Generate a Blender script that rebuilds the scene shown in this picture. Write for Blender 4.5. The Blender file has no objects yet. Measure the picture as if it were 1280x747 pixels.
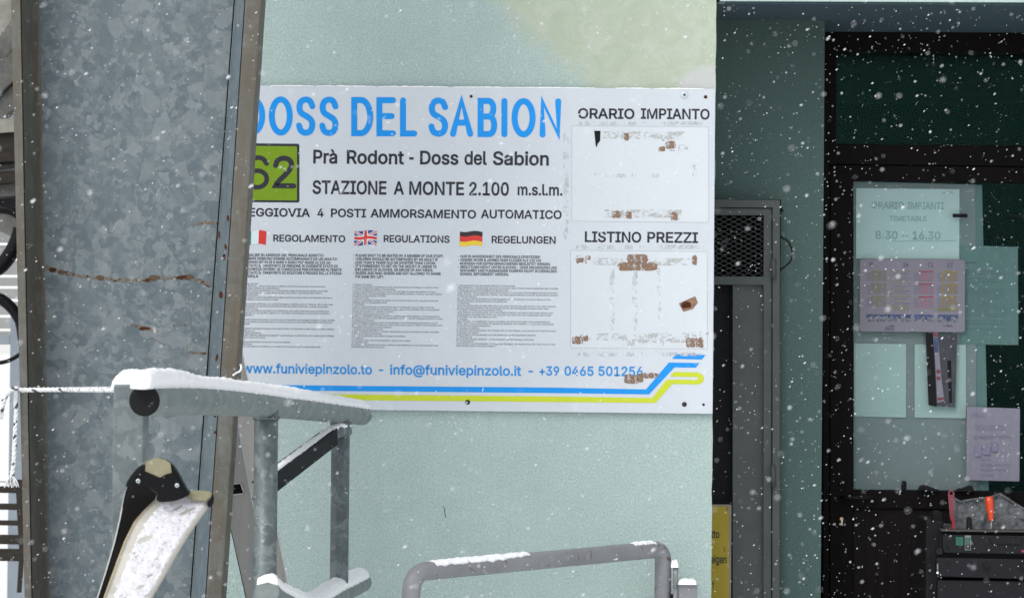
import bpy, bmesh, math, random
import numpy as np
from math import radians, sin, cos, pi
from mathutils import Vector, Matrix, noise, geometry

random.seed(7)
SC = bpy.context.scene
COL = SC.collection

# ------------------------------------------------------------------ camera
F, W, H = 3500.0, 1280.0, 747.0
CAM = Vector((0, -8, 1.5))
PITCH = math.atan((440 - H / 2) / F)
YAW, ROLL = 0.041, 0.0093
RM = (Matrix.Rotation(YAW, 3, 'Z') @ Matrix.Rotation(pi / 2 + PITCH, 3, 'X') @ Matrix.Rotation(ROLL, 3, 'Z'))
cd = bpy.data.cameras.new('camera')
cam = bpy.data.objects.new('camera', cd)
COL.objects.link(cam)
cam.matrix_world = Matrix.Translation(CAM) @ RM.to_4x4()
cd.sensor_width = 36.0
cd.lens = F / W * 36.0
cd.clip_start = 0.05
cd.clip_end = 2000
cd.dof.use_dof = True
cd.dof.focus_distance = 7.7
cd.dof.aperture_fstop = 11.0
SC.camera = cam

# ------------------------------------------------------------------ light
SUN_EL, SUN_AZ = radians(46), math.atan2(-0.5, -0.87)
world = bpy.data.worlds.new('World')
SC.world = world
world.use_nodes = True
wn, wl = world.node_tree.nodes, world.node_tree.links
bg = wn['Background']
sky = wn.new('ShaderNodeTexSky')
sky.sky_type = 'NISHITA'
sky.sun_disc = False
sky.sun_elevation = SUN_EL
sky.sun_rotation = SUN_AZ
sky.altitude = 2100
sky.dust_density = 4.0
hs = wn.new('ShaderNodeHueSaturation')
hs.inputs['Saturation'].default_value = 0.22
wl.new(sky.outputs[0], hs.inputs['Color'])
wl.new(hs.outputs[0], bg.inputs['Color'])
bg.inputs['Strength'].default_value = 0.145
sl = bpy.data.lights.new('sun', 'SUN')
sl.energy = 1.15
sl.angle = radians(34)
sl.color = (1.0, 0.97, 0.93)
sun = bpy.data.objects.new('sun', sl)
COL.objects.link(sun)
sd = Vector((sin(SUN_AZ) * cos(SUN_EL), cos(SUN_AZ) * cos(SUN_EL), sin(SUN_EL)))
sun.rotation_euler = sd.to_track_quat('Z', 'Y').to_euler()
sun.location = (-4, -6, 8)
SC.view_settings.view_transform = 'Standard'
SC.view_settings.look = 'None'
SC.view_settings.exposure = 0.58
SC.view_settings.gamma = 1.0
SC.render.engine = 'CYCLES'
SC.cycles.use_denoising = True
SC.cycles.max_bounces = 8
SC.cycles.transparent_max_bounces = 16

# ------------------------------------------------------------------ where a sight line of the photograph meets a real plane
def ray(px, py):
    return RM @ Vector(((px - W / 2) / F, -(py - H / 2) / F, -1.0))
def P(px, py, Y):
    v = ray(px, py)
    return CAM + v * ((Y - CAM.y) / v.y)
def PD(px, py, d):
    return CAM + ray(px, py) * d

# ------------------------------------------------------------------ materials
def newmat(name):
    m = bpy.data.materials.new(name)
    m.use_nodes = True
    return m, m.node_tree.nodes, m.node_tree.links, m.node_tree.nodes['Principled BSDF']
def rgba(c): return (c[0], c[1], c[2], 1)
def noise_node(n, l, scale, detail=4, rough=.6, dist=0, vec=None):
    t = n.new('ShaderNodeTexNoise')
    t.inputs['Scale'].default_value = scale
    t.inputs['Detail'].default_value = detail
    t.inputs['Roughness'].default_value = rough
    t.inputs['Distortion'].default_value = dist
    if vec: l.new(vec, t.inputs['Vector'])
    return t
def coords(n, scale=None, l=None):
    tc = n.new('ShaderNodeTexCoord')
    if scale is None: return tc.outputs['Object']
    mp = n.new('ShaderNodeMapping')
    mp.inputs['Scale'].default_value = scale
    l.new(tc.outputs['Object'], mp.inputs['Vector'])
    return mp.outputs[0]
def ramp(n, l, src, stops):
    r = n.new('ShaderNodeValToRGB')
    e = r.color_ramp.elements
    while len(e) < len(stops): e.new(.5)
    for i, (p, c) in enumerate(stops):
        e[i].position = p
        e[i].color = rgba(c) if not isinstance(c, (int, float)) else (c, c, c, 1)
    l.new(src, r.inputs[0])
    return r.outputs[0]
def mix(n, l, fac, a, b, mode='MIX'):
    m = n.new('ShaderNodeMix')
    m.data_type = 'RGBA'
    m.blend_type = mode
    for s, v in ((m.inputs[0], fac), (m.inputs[6], a), (m.inputs[7], b)):
        if hasattr(v, 'is_linked') or isinstance(v, bpy.types.NodeSocket): l.new(v, s)
        elif isinstance(v, (int, float)): s.default_value = v
        else: s.default_value = rgba(v)
    return m.outputs[2]
def bump(n, l, b, h, strength, dist=.002, prev=None):
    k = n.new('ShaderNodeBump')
    k.inputs['Strength'].default_value = strength
    k.inputs['Distance'].default_value = dist
    l.new(h, k.inputs['Height'])
    if prev: l.new(prev, k.inputs['Normal'])
    l.new(k.outputs[0], b.inputs['Normal'])
    return k.outputs[0]
def mat(name, col, rough=.6, metal=0., spec=.4, var=.15, vscale=12, bmp=0, bscale=200, bdist=.001, stretch=None):
    m, n, l, b = newmat(name)
    v = coords(n, stretch, l) if stretch else coords(n)
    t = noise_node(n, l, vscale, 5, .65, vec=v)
    c = ramp(n, l, t.outputs[0], [(.3, tuple(x * (1 - var) for x in col)), (.7, tuple(min(1, x * (1 + var)) for x in col))])
    l.new(c, b.inputs['Base Color'])
    b.inputs['Roughness'].default_value = rough
    b.inputs['Metallic'].default_value = metal
    b.inputs['Specular IOR Level'].default_value = spec
    if bmp:
        t2 = noise_node(n, l, bscale, 3, .6, vec=v)
        bump(n, l, b, t2.outputs[0], bmp, bdist)
    return m

def galvanised(name, dark, mid, light, cell=26, metal=.35, rough=.5, brown=0.0):
    m, n, l, b = newmat(name)
    v = coords(n)
    wn_ = noise_node(n, l, cell * 1.1, 4, .6, vec=v)
    sub = n.new('ShaderNodeVectorMath'); sub.operation = 'SUBTRACT'; sub.inputs[1].default_value = (.5, .5, .5)
    l.new(wn_.outputs['Color'], sub.inputs[0])
    sc = n.new('ShaderNodeVectorMath'); sc.operation = 'SCALE'; sc.inputs['Scale'].default_value = 1.25 / cell
    l.new(sub.outputs[0], sc.inputs[0])
    ad = n.new('ShaderNodeVectorMath'); ad.operation = 'ADD'
    l.new(v, ad.inputs[0]); l.new(sc.outputs[0], ad.inputs[1])
    def vor(s):
        t = n.new('ShaderNodeTexVoronoi'); t.inputs['Scale'].default_value = s
        l.new(ad.outputs[0], t.inputs['Vector'])
        sp = n.new('ShaderNodeSeparateColor'); l.new(t.outputs['Color'], sp.inputs[0])
        return sp.outputs[0]
    a, c2 = vor(cell), vor(cell * 2.6)
    r1 = ramp(n, l, a, [(0, dark), (.3, mid), (.55, mid), (.62, tuple((p + q) / 2 for p, q in zip(mid, light))), (.9, light)])
    r2 = ramp(n, l, c2, [(0, dark), (.5, mid), (.95, tuple((p + 2 * q) / 3 for p, q in zip(mid, light)))])
    big = noise_node(n, l, 5, 3, .6, vec=v)
    f = ramp(n, l, big.outputs[0], [(.40, 0.25), (.60, .95)])
    c = mix(n, l, f, r1, r2)
    a3 = vor(cell * .85)
    c = mix(n, l, ramp(n, l, a3, [(.84, 0.), (.85, .6)]), c, tuple(p * .35 + q * .65 for p, q in zip(mid, light)))
    c = mix(n, l, ramp(n, l, a3, [(.13, .6), (.14, 0.)]), c, dark)
    cl = noise_node(n, l, 1.8, 5, .7, vec=v)
    c = mix(n, l, .22, c, ramp(n, l, cl.outputs[0], [(.3, mid), (.7, tuple(x * 1.12 for x in mid))]))
    # runs of white rust and grime following the sheet downwards, fine scratches
    run = noise_node(n, l, 4, 6, .7, .2, vec=coords(n, (9, 9, .55), l))
    c = mix(n, l, ramp(n, l, run.outputs[0], [(.55, 0.), (.72, .35)]), c, tuple(x * .62 for x in mid))
    run2 = noise_node(n, l, 7, 6, .75, .2, vec=coords(n, (12, 12, .8), l))
    c = mix(n, l, ramp(n, l, run2.outputs[0], [(.60, 0.), (.74, .3)]), c, tuple(min(.6, x * 1.15) for x in light))
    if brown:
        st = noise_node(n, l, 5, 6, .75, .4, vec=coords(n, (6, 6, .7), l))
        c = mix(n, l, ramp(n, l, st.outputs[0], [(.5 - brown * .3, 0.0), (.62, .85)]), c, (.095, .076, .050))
    l.new(c, b.inputs['Base Color'])
    b.inputs['Metallic'].default_value = metal
    rr = ramp(n, l, a, [(0, rough - .1), (1, rough + .12)])
    l.new(rr, b.inputs['Roughness'])
    fn = noise_node(n, l, 320, 2, .5, vec=v)
    bump(n, l, b, fn.outputs[0], .12, .0006)
    return m

M = {}
M['web'] = galvanised('galvanised_sheet', (.068, .095, .108), (.108, .140, .154), (.235, .262, .262), 30, .1, .6)
M['strip'] = galvanised('galvanised_strip_lit', (.12, .155, .175), (.15, .19, .21), (.20, .24, .26), 30, .15, .5)  # lighter, bluer zinc: the light on the sloped face put into its colour
M['flange'] = galvanised('brown_streaked_flange', (.078, .080, .068), (.10, .102, .088), (.16, .17, .16), 22, .1, .6, .45)  # grey zinc with brown upright streaks mixed in
M['tube'] = galvanised('galvanised_tube', (.15, .18, .175), (.185, .22, .21), (.24, .275, .265), 26, .2, .5)
M['tube2'] = galvanised('galvanised_post', (.08, .10, .104), (.13, .158, .16), (.25, .285, .285), 26, .2, .5)
M['steel'] = mat('brushed_steel', (.36, .35, .33), .5, .0, .4, .12, 30, .15, 300, .0006, (1, 1, .15))
M['steel_edge'] = mat('bright_steel_edge', (.6, .6, .58), .4, .3, .5, .05, 30)
M['black'] = mat('black_plastic', (.004, .004, .005), .5, 0, .14, .2, 40)
M['blackmatt'] = mat('matt_black', (.008, .008, .009), .7, 0, .2, .3, 30)
M['darksteel'] = mat('dark_channel', (.006, .007, .009), .6, 0, .12, .3, 20)
M['print'] = mat('black_print', (.03, .03, .04), .6, 0, .3, .05, 60)
M['smallprint'] = mat('small_print', (.055, .055, .07), .6, 0, .3, .1, 60)
M['blue'] = mat('blue_print', (.006, .285, .78), .55, 0, .3, .05, 9)
M['blue2'] = mat('blue_lettering', (.03, .27, .66), .55, 0, .3, .05, 9)
M['yellow'] = mat('lime_print', (.55, .63, .03), .55, 0, .3, .04, 9)
M['green'] = mat('green_plate', (.185, .31, .010), .5, 0, .3, .08, 14)
M['rust'] = mat('rust_brown', (.07, .026, .014), .9, 0, .1, .5, 120, .4, 200)
M['tape'] = mat('old_tape_brown', (.27, .165, .105), .7, 0, .3, .3, 90)
M['glueshadow'] = mat('glue_and_shadow_grey', (.46, .47, .45), .8, 0, .2, .12, 200)
M['ghost'] = mat('faint_line', (.44, .47, .475), .7, 0, .2, .1, 60)
M['cover'] = mat('cover_sheet_white', (.625, .665, .70), .45, 0, .3, .03, 5)
M['hole'] = mat('bolt_hole', (.03, .025, .03), .7)
M['washer'] = mat('zinc_washer', (.55, .62, .64), .4, .4)

# snow
m, n, l, b = newmat('snow')
v = coords(n)
t = noise_node(n, l, 260, 3, .7, vec=v); t2 = noise_node(n, l, 60, 3, .6, vec=v)
b.inputs['Base Color'].default_value = (.95, .955, .96, 1)
b.inputs['Roughness'].default_value = .85
b.inputs['Specular IOR Level'].default_value = .2
b.inputs['Subsurface Weight'].default_value = 0.
b.inputs['Subsurface Radius'].default_value = (.006, .006, .007)
b.inputs['Subsurface Scale'].default_value = .5
k = bump(n, l, b, t2.outputs[0], .35, .003); bump(n, l, b, t.outputs[0], .5, .0018, k)
M['snow'] = m
m, n, l, b = newmat('crusted_snow')
v = coords(n)
t = noise_node(n, l, 70, 5, .75, vec=v)
c = ramp(n, l, t.outputs[0], [(.30, (.38, .36, .38)), (.40, (.66, .65, .68)), (.6, (.78, .77, .80))])
t4 = noise_node(n, l, 150, 3, .6, vec=v)
c = mix(n, l, ramp(n, l, t4.outputs[0], [(.60, 0.), (.66, .7)]), c, (.30, .29, .31))
l.new(c, b.inputs['Base Color']); b.inputs['Roughness'].default_value = .9
bump(n, l, b, t.outputs[0], 1., .005)
M['crust'] = m

# sign panel: white with faint grime
m, n, l, b = newmat('sign_panel_white')
v = coords(n)
t = noise_node(n, l, 2.2, 5, .7, vec=v); t2 = noise_node(n, l, 18, 4, .7, vec=v)
c = ramp(n, l, t.outputs[0], [(.35, (.565, .605, .65)), (.65, (.615, .655, .695))])
c = mix(n, l, ramp(n, l, t2.outputs[0], [(.62, 0.), (.8, .25)]), c, (.54, .56, .55))
l.new(c, b.inputs['Base Color']); b.inputs['Roughness'].default_value = .5; b.inputs['Specular IOR Level'].default_value = .3
M['panel'] = m

# mint stucco, with the smoother patch of newer plaster in the upper right corner
PATCH_C = P(775, 30, 0)
def stucco(name, c1, c2, patch=False):
    m, n, l, b = newmat(name)
    tc = n.new('ShaderNodeTexCoord')
    geo = n.new('ShaderNodeNewGeometry')
    v = geo.outputs['Position']
    big = noise_node(n, l, 1.6, 5, .65, vec=v)
    fine = noise_node(n, l, 190, 3, .7, vec=v)
    med = noise_node(n, l, 120, 3, .65, 0, vec=v)
    c = ramp(n, l, big.outputs[0], [(.3, c1), (.7, c2)])
    c = mix(n, l, ramp(n, l, fine.outputs[0], [(.36, .55), (.6, 0.)]), c, tuple(x * .62 for x in c1))
    stn = noise_node(n, l, 3, 6, .7, .5, vec=v)
    c = mix(n, l, ramp(n, l, stn.outputs[0], [(.5, 0.), (.7, .22)]), c, tuple(x * .80 for x in c1))
    drip = n.new('ShaderNodeMapping'); drip.inputs['Scale'].default_value = (14, 1, .9); l.new(v, drip.inputs['Vector'])
    dn_ = noise_node(n, l, 1.6, 6, .75, .3, vec=drip.outputs[0])
    c = mix(n, l, ramp(n, l, dn_.outputs[0], [(.56, 0.), (.72, .22)]), c, tuple(x * .72 for x in c1))
    hfac = None
    if patch:
        # an irregular area bounded in wall coordinates (metres)
        sep = n.new('ShaderNodeSeparateXYZ'); l.new(v, sep.inputs[0])
        wob = noise_node(n, l, 5, 8, .8, vec=v)
        def mth(op, a, bb=None, cc=None):
            q = n.new('ShaderNodeMath'); q.operation = op
            for i, s in enumerate((a, bb, cc)):
                if s is None: continue
                if isinstance(s, (int, float)): q.inputs[i].default_value = s
                else: l.new(s, q.inputs[i])
            return q.outputs[0]
        pl, pr = P(625, 10, 0), P(735, 105, 0)
        # slanting left border from pl to pr
        sx = (pr.x - pl.x) / (pr.z - pl.z)
        edge = mth('SUBTRACT', sep.outputs[0], mth('MULTIPLY_ADD', mth('SUBTRACT', sep.outputs[2], pl.z), sx, pl.x))
        e = mth('ADD', edge, mth('MULTIPLY', mth('SUBTRACT', wob.outputs[0], .5), .40))
        fx = mth('SMOOTHSTEP' if False else 'MULTIPLY', e, 9.0)
        fx = mth('MINIMUM', mth('MAXIMUM', mth('ADD', fx, .5), 0), 1)
        # lower limit, hidden behind the panel
        fz = mth('GREATER_THAN', sep.outputs[2], P(800, 130, 0).z)
        # lower right corner stays raw greyish
        cr = P(893, 108, 0)
        dx = mth('SUBTRACT', sep.outputs[0], cr.x); dz = mth('SUBTRACT', sep.outputs[2], cr.z)
        dd = mth('SQRT', mth('ADD', mth('MULTIPLY', dx, dx), mth('MULTIPLY', mth('MULTIPLY', dz, dz), 3.0)))
        fc = mth('MINIMUM', mth('MAXIMUM', mth('MULTIPLY', mth('SUBTRACT', mth('ADD', dd, mth('MULTIPLY', mth('SUBTRACT', wob.outputs[0], .5), .05)), .085), 30), 0), 1)
        ft = mth('MINIMUM', mth('MAXIMUM', mth('MULTIPLY', mth('SUBTRACT', 3.0, mth('ADD', sep.outputs[2], mth('MULTIPLY', wob.outputs[0], .35))), 14), 0), 1)
        fac = mth('MULTIPLY', mth('MULTIPLY', fx, fz), ft)
        st = noise_node(n, l, 14, 6, .75, 1.0, vec=v)
        pc = ramp(n, l, st.outputs[0], [(.3, (.415, .475, .36)), (.5, (.455, .51, .40)), (.64, (.50, .545, .455))])
        pc = mix(n, l, fc, (.53, .545, .52), pc)
        mk = noise_node(n, l, 26, 8, .85, 2.0, vec=v)
        pc = mix(n, l, ramp(n, l, mk.outputs[0], [(.62, 0.), (.66, .6)]), pc, (.30, .35, .29))
        c = mix(n, l, fac, c, pc)
        hfac = mth('SUBTRACT', 1.0, mth('MULTIPLY', fac, .75))
    l.new(c, b.inputs['Base Color'])
    b.inputs['Roughness'].default_value = .9
    b.inputs['Specular IOR Level'].default_value = .15
    k1 = n.new('ShaderNodeBump'); k1.inputs['Distance'].default_value = .0045
    l.new(med.outputs[0], k1.inputs['Height'])
    if hfac: l.new(hfac, k1.inputs['Strength'])
    else: k1.inputs['Strength'].default_value = .35
    k2 = n.new('ShaderNodeBump'); k2.inputs['Strength'].default_value = .4; k2.inputs['Distance'].default_value = .001
    l.new(fine.outputs[0], k2.inputs['Height']); l.new(k1.outputs[0], k2.inputs['Normal'])
    l.new(k2.outputs[0], b.inputs['Normal'])
    return m
M['mint'] = stucco('mint_stucco', (.42, .535, .505), (.50, .625, .59), True)
M['mintplain'] = stucco('mint_stucco_plain', (.42, .535, .505), (.50, .625, .59))
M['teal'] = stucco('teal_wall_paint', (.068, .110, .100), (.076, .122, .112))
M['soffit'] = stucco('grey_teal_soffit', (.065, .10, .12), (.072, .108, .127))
M['interior'] = mat('dark_interior', (.02, .022, .022), .9, 0, .1, .2, 3)
M['doorframe'] = mat('black_brown_frame', (.0048, .0034, .0036), .6, 0, .08, .3, 18, .1, 120, .0005, (3, 3, .4))
M['planks'] = mat('dark_door_boards', (.0065, .0048, .005), .6, 0, .1, .35, 14, .2, 90, .0008, (5, 5, .4))
M['gate'] = mat('grey_gate_paint', (.060, .068, .069), .55, .1, .35, .12, 9, .15, 160, .0006)
M['gatesheet'] = mat('grey_sheet_steel', (.074, .082, .082), .6, .1, .3, .14, 6, .1, 100)
M['mesh'] = mat('expanded_metal', (.05, .053, .052), .55, .3, .4, .2, 30)
M['brass'] = mat('brass_key', (.5, .38, .22), .4, .6)
M['yellowsign'] = mat('ochre_sign', (.33, .25, .022), .6, 0, .3, .1, 12)
M['rim'] = mat('grey_sign_rim', (.22, .19, .16), .6)
M['signdark'] = mat('dark_sign_letters', (.035, .028, .015), .6)
M['siding'] = mat('pale_siding', (.42, .42, .41), .7, 0, .2, .08, 3)
M['pillargrey'] = mat('blue_grey_post', (.27, .31, .35), .6, .1, .3, .1, 4)
M['timber'] = mat('dark_timber', (.035, .03, .025), .8, 0, .2, .4, 14, .4, 50, .003, (1, 1, 8))
M['housing'] = mat('beige_housing', (.27, .26, .225), .85, 0, .2, .2, 16, .6, 40, .006)
M['greybeam'] = mat('grey_beam', (.12, .12, .11), .7, .1, .3, .35, 12, .3, 60, .003)
M['rope'] = mat('white_rope', (.72, .73, .72), .8, 0, .2, .06, 60, .3, 500)
M['ropefleck'] = mat('rope_fleck_strand', (.30, .30, .30), .8, 0, .2, .9, 160, .3, 500)
M['skiblack'] = mat('black_ski_base', (.003, .003, .0035), .5, 0, .08, .2, 20)
M['skicream'] = mat('cream_ski_topsheet', (.42, .41, .36), .4, 0, .4, .1, 25)
M['skiolive'] = mat('olive_ski_tip', (.24, .225, .135), .5, 0, .4, .2, 30)
M['orange'] = mat('orange_plastic', (.6, .05, .007), .35, 0, .5, .05, 30)
M['red'] = mat('dull_red_plastic', (.155, .03, .042), .45, 0, .4, .2, 60)
M['redtip'] = mat('red_grip', (.2, .006, .014), .4, 0, .4, .2, 60)
M['cloth'] = mat('grey_dusty_cover', (.10, .105, .11), .9, 0, .1, .5, 60, .8, 90, .004)
M['machine'] = mat('charcoal_machine', (.013, .013, .0155), .6, .0, .15, .12, 14, .1, 120)
M['ledge'] = mat('charcoal_ledge', (.06, .055, .052), .55, .1, .35, .12, 14)
M['button'] = mat('green_button', (.004, .085, .05), .3, 0, .5, .1, 30)
M['label'] = mat('label_grey', (.16, .18, .18), .6)
M['labelgreen'] = mat('label_green', (.02, .09, .075), .6)
M['scratch'] = mat('dark_scratch', (.10, .09, .08), .8)
M['white'] = mat('white_ink', (.75, .75, .75), .6)
M['flagred'] = mat('flag_red', (.66, .04, .03), .5)
M['flagblue'] = mat('flag_blue', (.035, .05, .25), .5)
M['flaggreen'] = mat('flag_green', (.02, .25, .12), .5)
M['flaggold'] = mat('flag_gold', (.80, .58, .04), .5)
M['flagblack'] = mat('flag_black', (.03, .02, .02), .5)
M['flagwhite'] = mat('flag_white', (.68, .78, .80), .5)
M['backing'] = mat('grey_backing_board', (.215, .225, .235), .7, 0, .2, .06, 6)
M['paper'] = mat('white_paper', (.52, .575, .585), .7, 0, .2, .04, 8)
M['paper2'] = mat('white_paper_aged', (.40, .465, .46), .7, 0, .2, .05, 8)
M['tealpaper'] = mat('pale_green_sheet', (.14, .20, .20), .7, 0, .2, .08, 8)
M['lilac'] = mat('lilac_sheet', (.215, .21, .265), .6, 0, .3, .06, 8, .35, 22, .004, (3, 1, .5))
M['lilac2'] = mat('lilac_chart', (.20, .192, .235), .5, 0, .3, .05, 8)
M['inkgrey'] = mat('faded_ink', (.30, .36, .38), .7)
M['inkfaint'] = mat('faint_ink', (.42, .48, .48), .7)
M['inkdark'] = mat('chart_ink', (.10, .09, .14), .7)
M['chartgrey'] = mat('chart_grey_rows', (.125, .12, .165), .7)
M['chartyellow'] = mat('chart_yellow', (.25, .19, .035), .7)
M['chartolive'] = mat('chart_olive', (.18, .175, .085), .7)
M['chartred'] = mat('chart_red', (.26, .04, .07), .7)
M['chartpink'] = mat('chart_pink', (.30, .13, .18), .7)
M['photoblue'] = mat('photo_blue', (.05, .07, .16), .5, 0, .3, .6, 60)
M['leafgrey'] = mat('leaflet_dark_grey', (.045, .05, .06), .5, 0, .3, .3, 20)
M['photogrey'] = mat('photo_snow', (.17, .18, .20), .5, 0, .3, .6, 90)
# grey paint with rust chips
m, n, l, b = newmat('chipped_grey_paint')
v = coords(n)
t = noise_node(n, l, 34, 6, .7, .6, vec=v); t2 = noise_node(n, l, 5, 4, .6, vec=v)
c = ramp(n, l, t2.outputs[0], [(.3, (.20, .205, .215)), (.7, (.26, .265, .27))])
f = ramp(n, l, t.outputs[0], [(.615, 0.), (.63, 1.)])
c = mix(n, l, f, c, (.10, .05, .035))
t3 = noise_node(n, l, 26, 6, .75, .6, vec=v)
c = mix(n, l, ramp(n, l, t3.outputs[0], [(.615, 0.), (.64, .8)]), c, (.38, .38, .38))
l.new(c, b.inputs['Base Color']); b.inputs['Roughness'].default_value = .5
bump(n, l, b, f, -.4, .001)
M['chipped'] = m
m, n, l, b = newmat('rope_fleck')
t = noise_node(n, l, 75, 1, .5, vec=coords(n))
l.new(ramp(n, l, t.outputs[0], [(.44, (.07, .07, .08)), (.5, (.72, .73, .72))]), b.inputs['Base Color']); b.inputs['Roughness'].default_value = .85
M['ropefleck'] = m
# torn tape and glue films: ragged, with bare patches
def film(name, col, sc, lo, hi, st=(1, 1, 1)):
    m, n, l, b = newmat(name)
    v = coords(n, st, l)
    t = noise_node(n, l, sc, 8, .75, .8, vec=v); t2 = noise_node(n, l, sc * 2, 3, .6, vec=v)
    l.new(ramp(n, l, t2.outputs[0], [(.3, tuple(x * .75 for x in col)), (.7, tuple(min(1, x * 1.2) for x in col))]), b.inputs['Base Color'])
    b.inputs['Roughness'].default_value = .8
    l.new(ramp(n, l, t.outputs[0], [(lo, 0.), (hi, 1.)]), b.inputs['Alpha'])
    return m
M['gluefilm'] = film('glue_film_grey', (.49, .50, .48), 46, .50, .57, (1, 1, 1.6))
M['tapefilm'] = film('torn_tape_brown', (.25, .155, .10), 46, .43, .46)
M['faintfilm'] = film('faint_glue_smear', (.59, .62, .645), 24, .50, .62, (1, 1, 1))
# thin glass
def glassmat(name, tint, refl_ior):
    m, n, l, b = newmat(name)
    n.remove(b)
    out = n['Material Output']
    tr = n.new('ShaderNodeBsdfTransparent'); tr.inputs[0].default_value = rgba(tint)
    gl = n.new('ShaderNodeBsdfGlossy'); gl.inputs['Roughness'].default_value = .12
    gl.inputs['Color'].default_value = (.35, 1., .88, 1)
    fr = n.new('ShaderNodeFresnel'); fr.inputs['IOR'].default_value = refl_ior
    mx = n.new('ShaderNodeMixShader')
    l.new(fr.outputs[0], mx.inputs[0]); l.new(tr.outputs[0], mx.inputs[1]); l.new(gl.outputs[0], mx.inputs[2])
    l.new(mx.outputs[0], out.inputs[0])
    return m
M['glass'] = glassmat('tinted_door_glass', (.92, .955, .95), 1.15)

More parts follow.
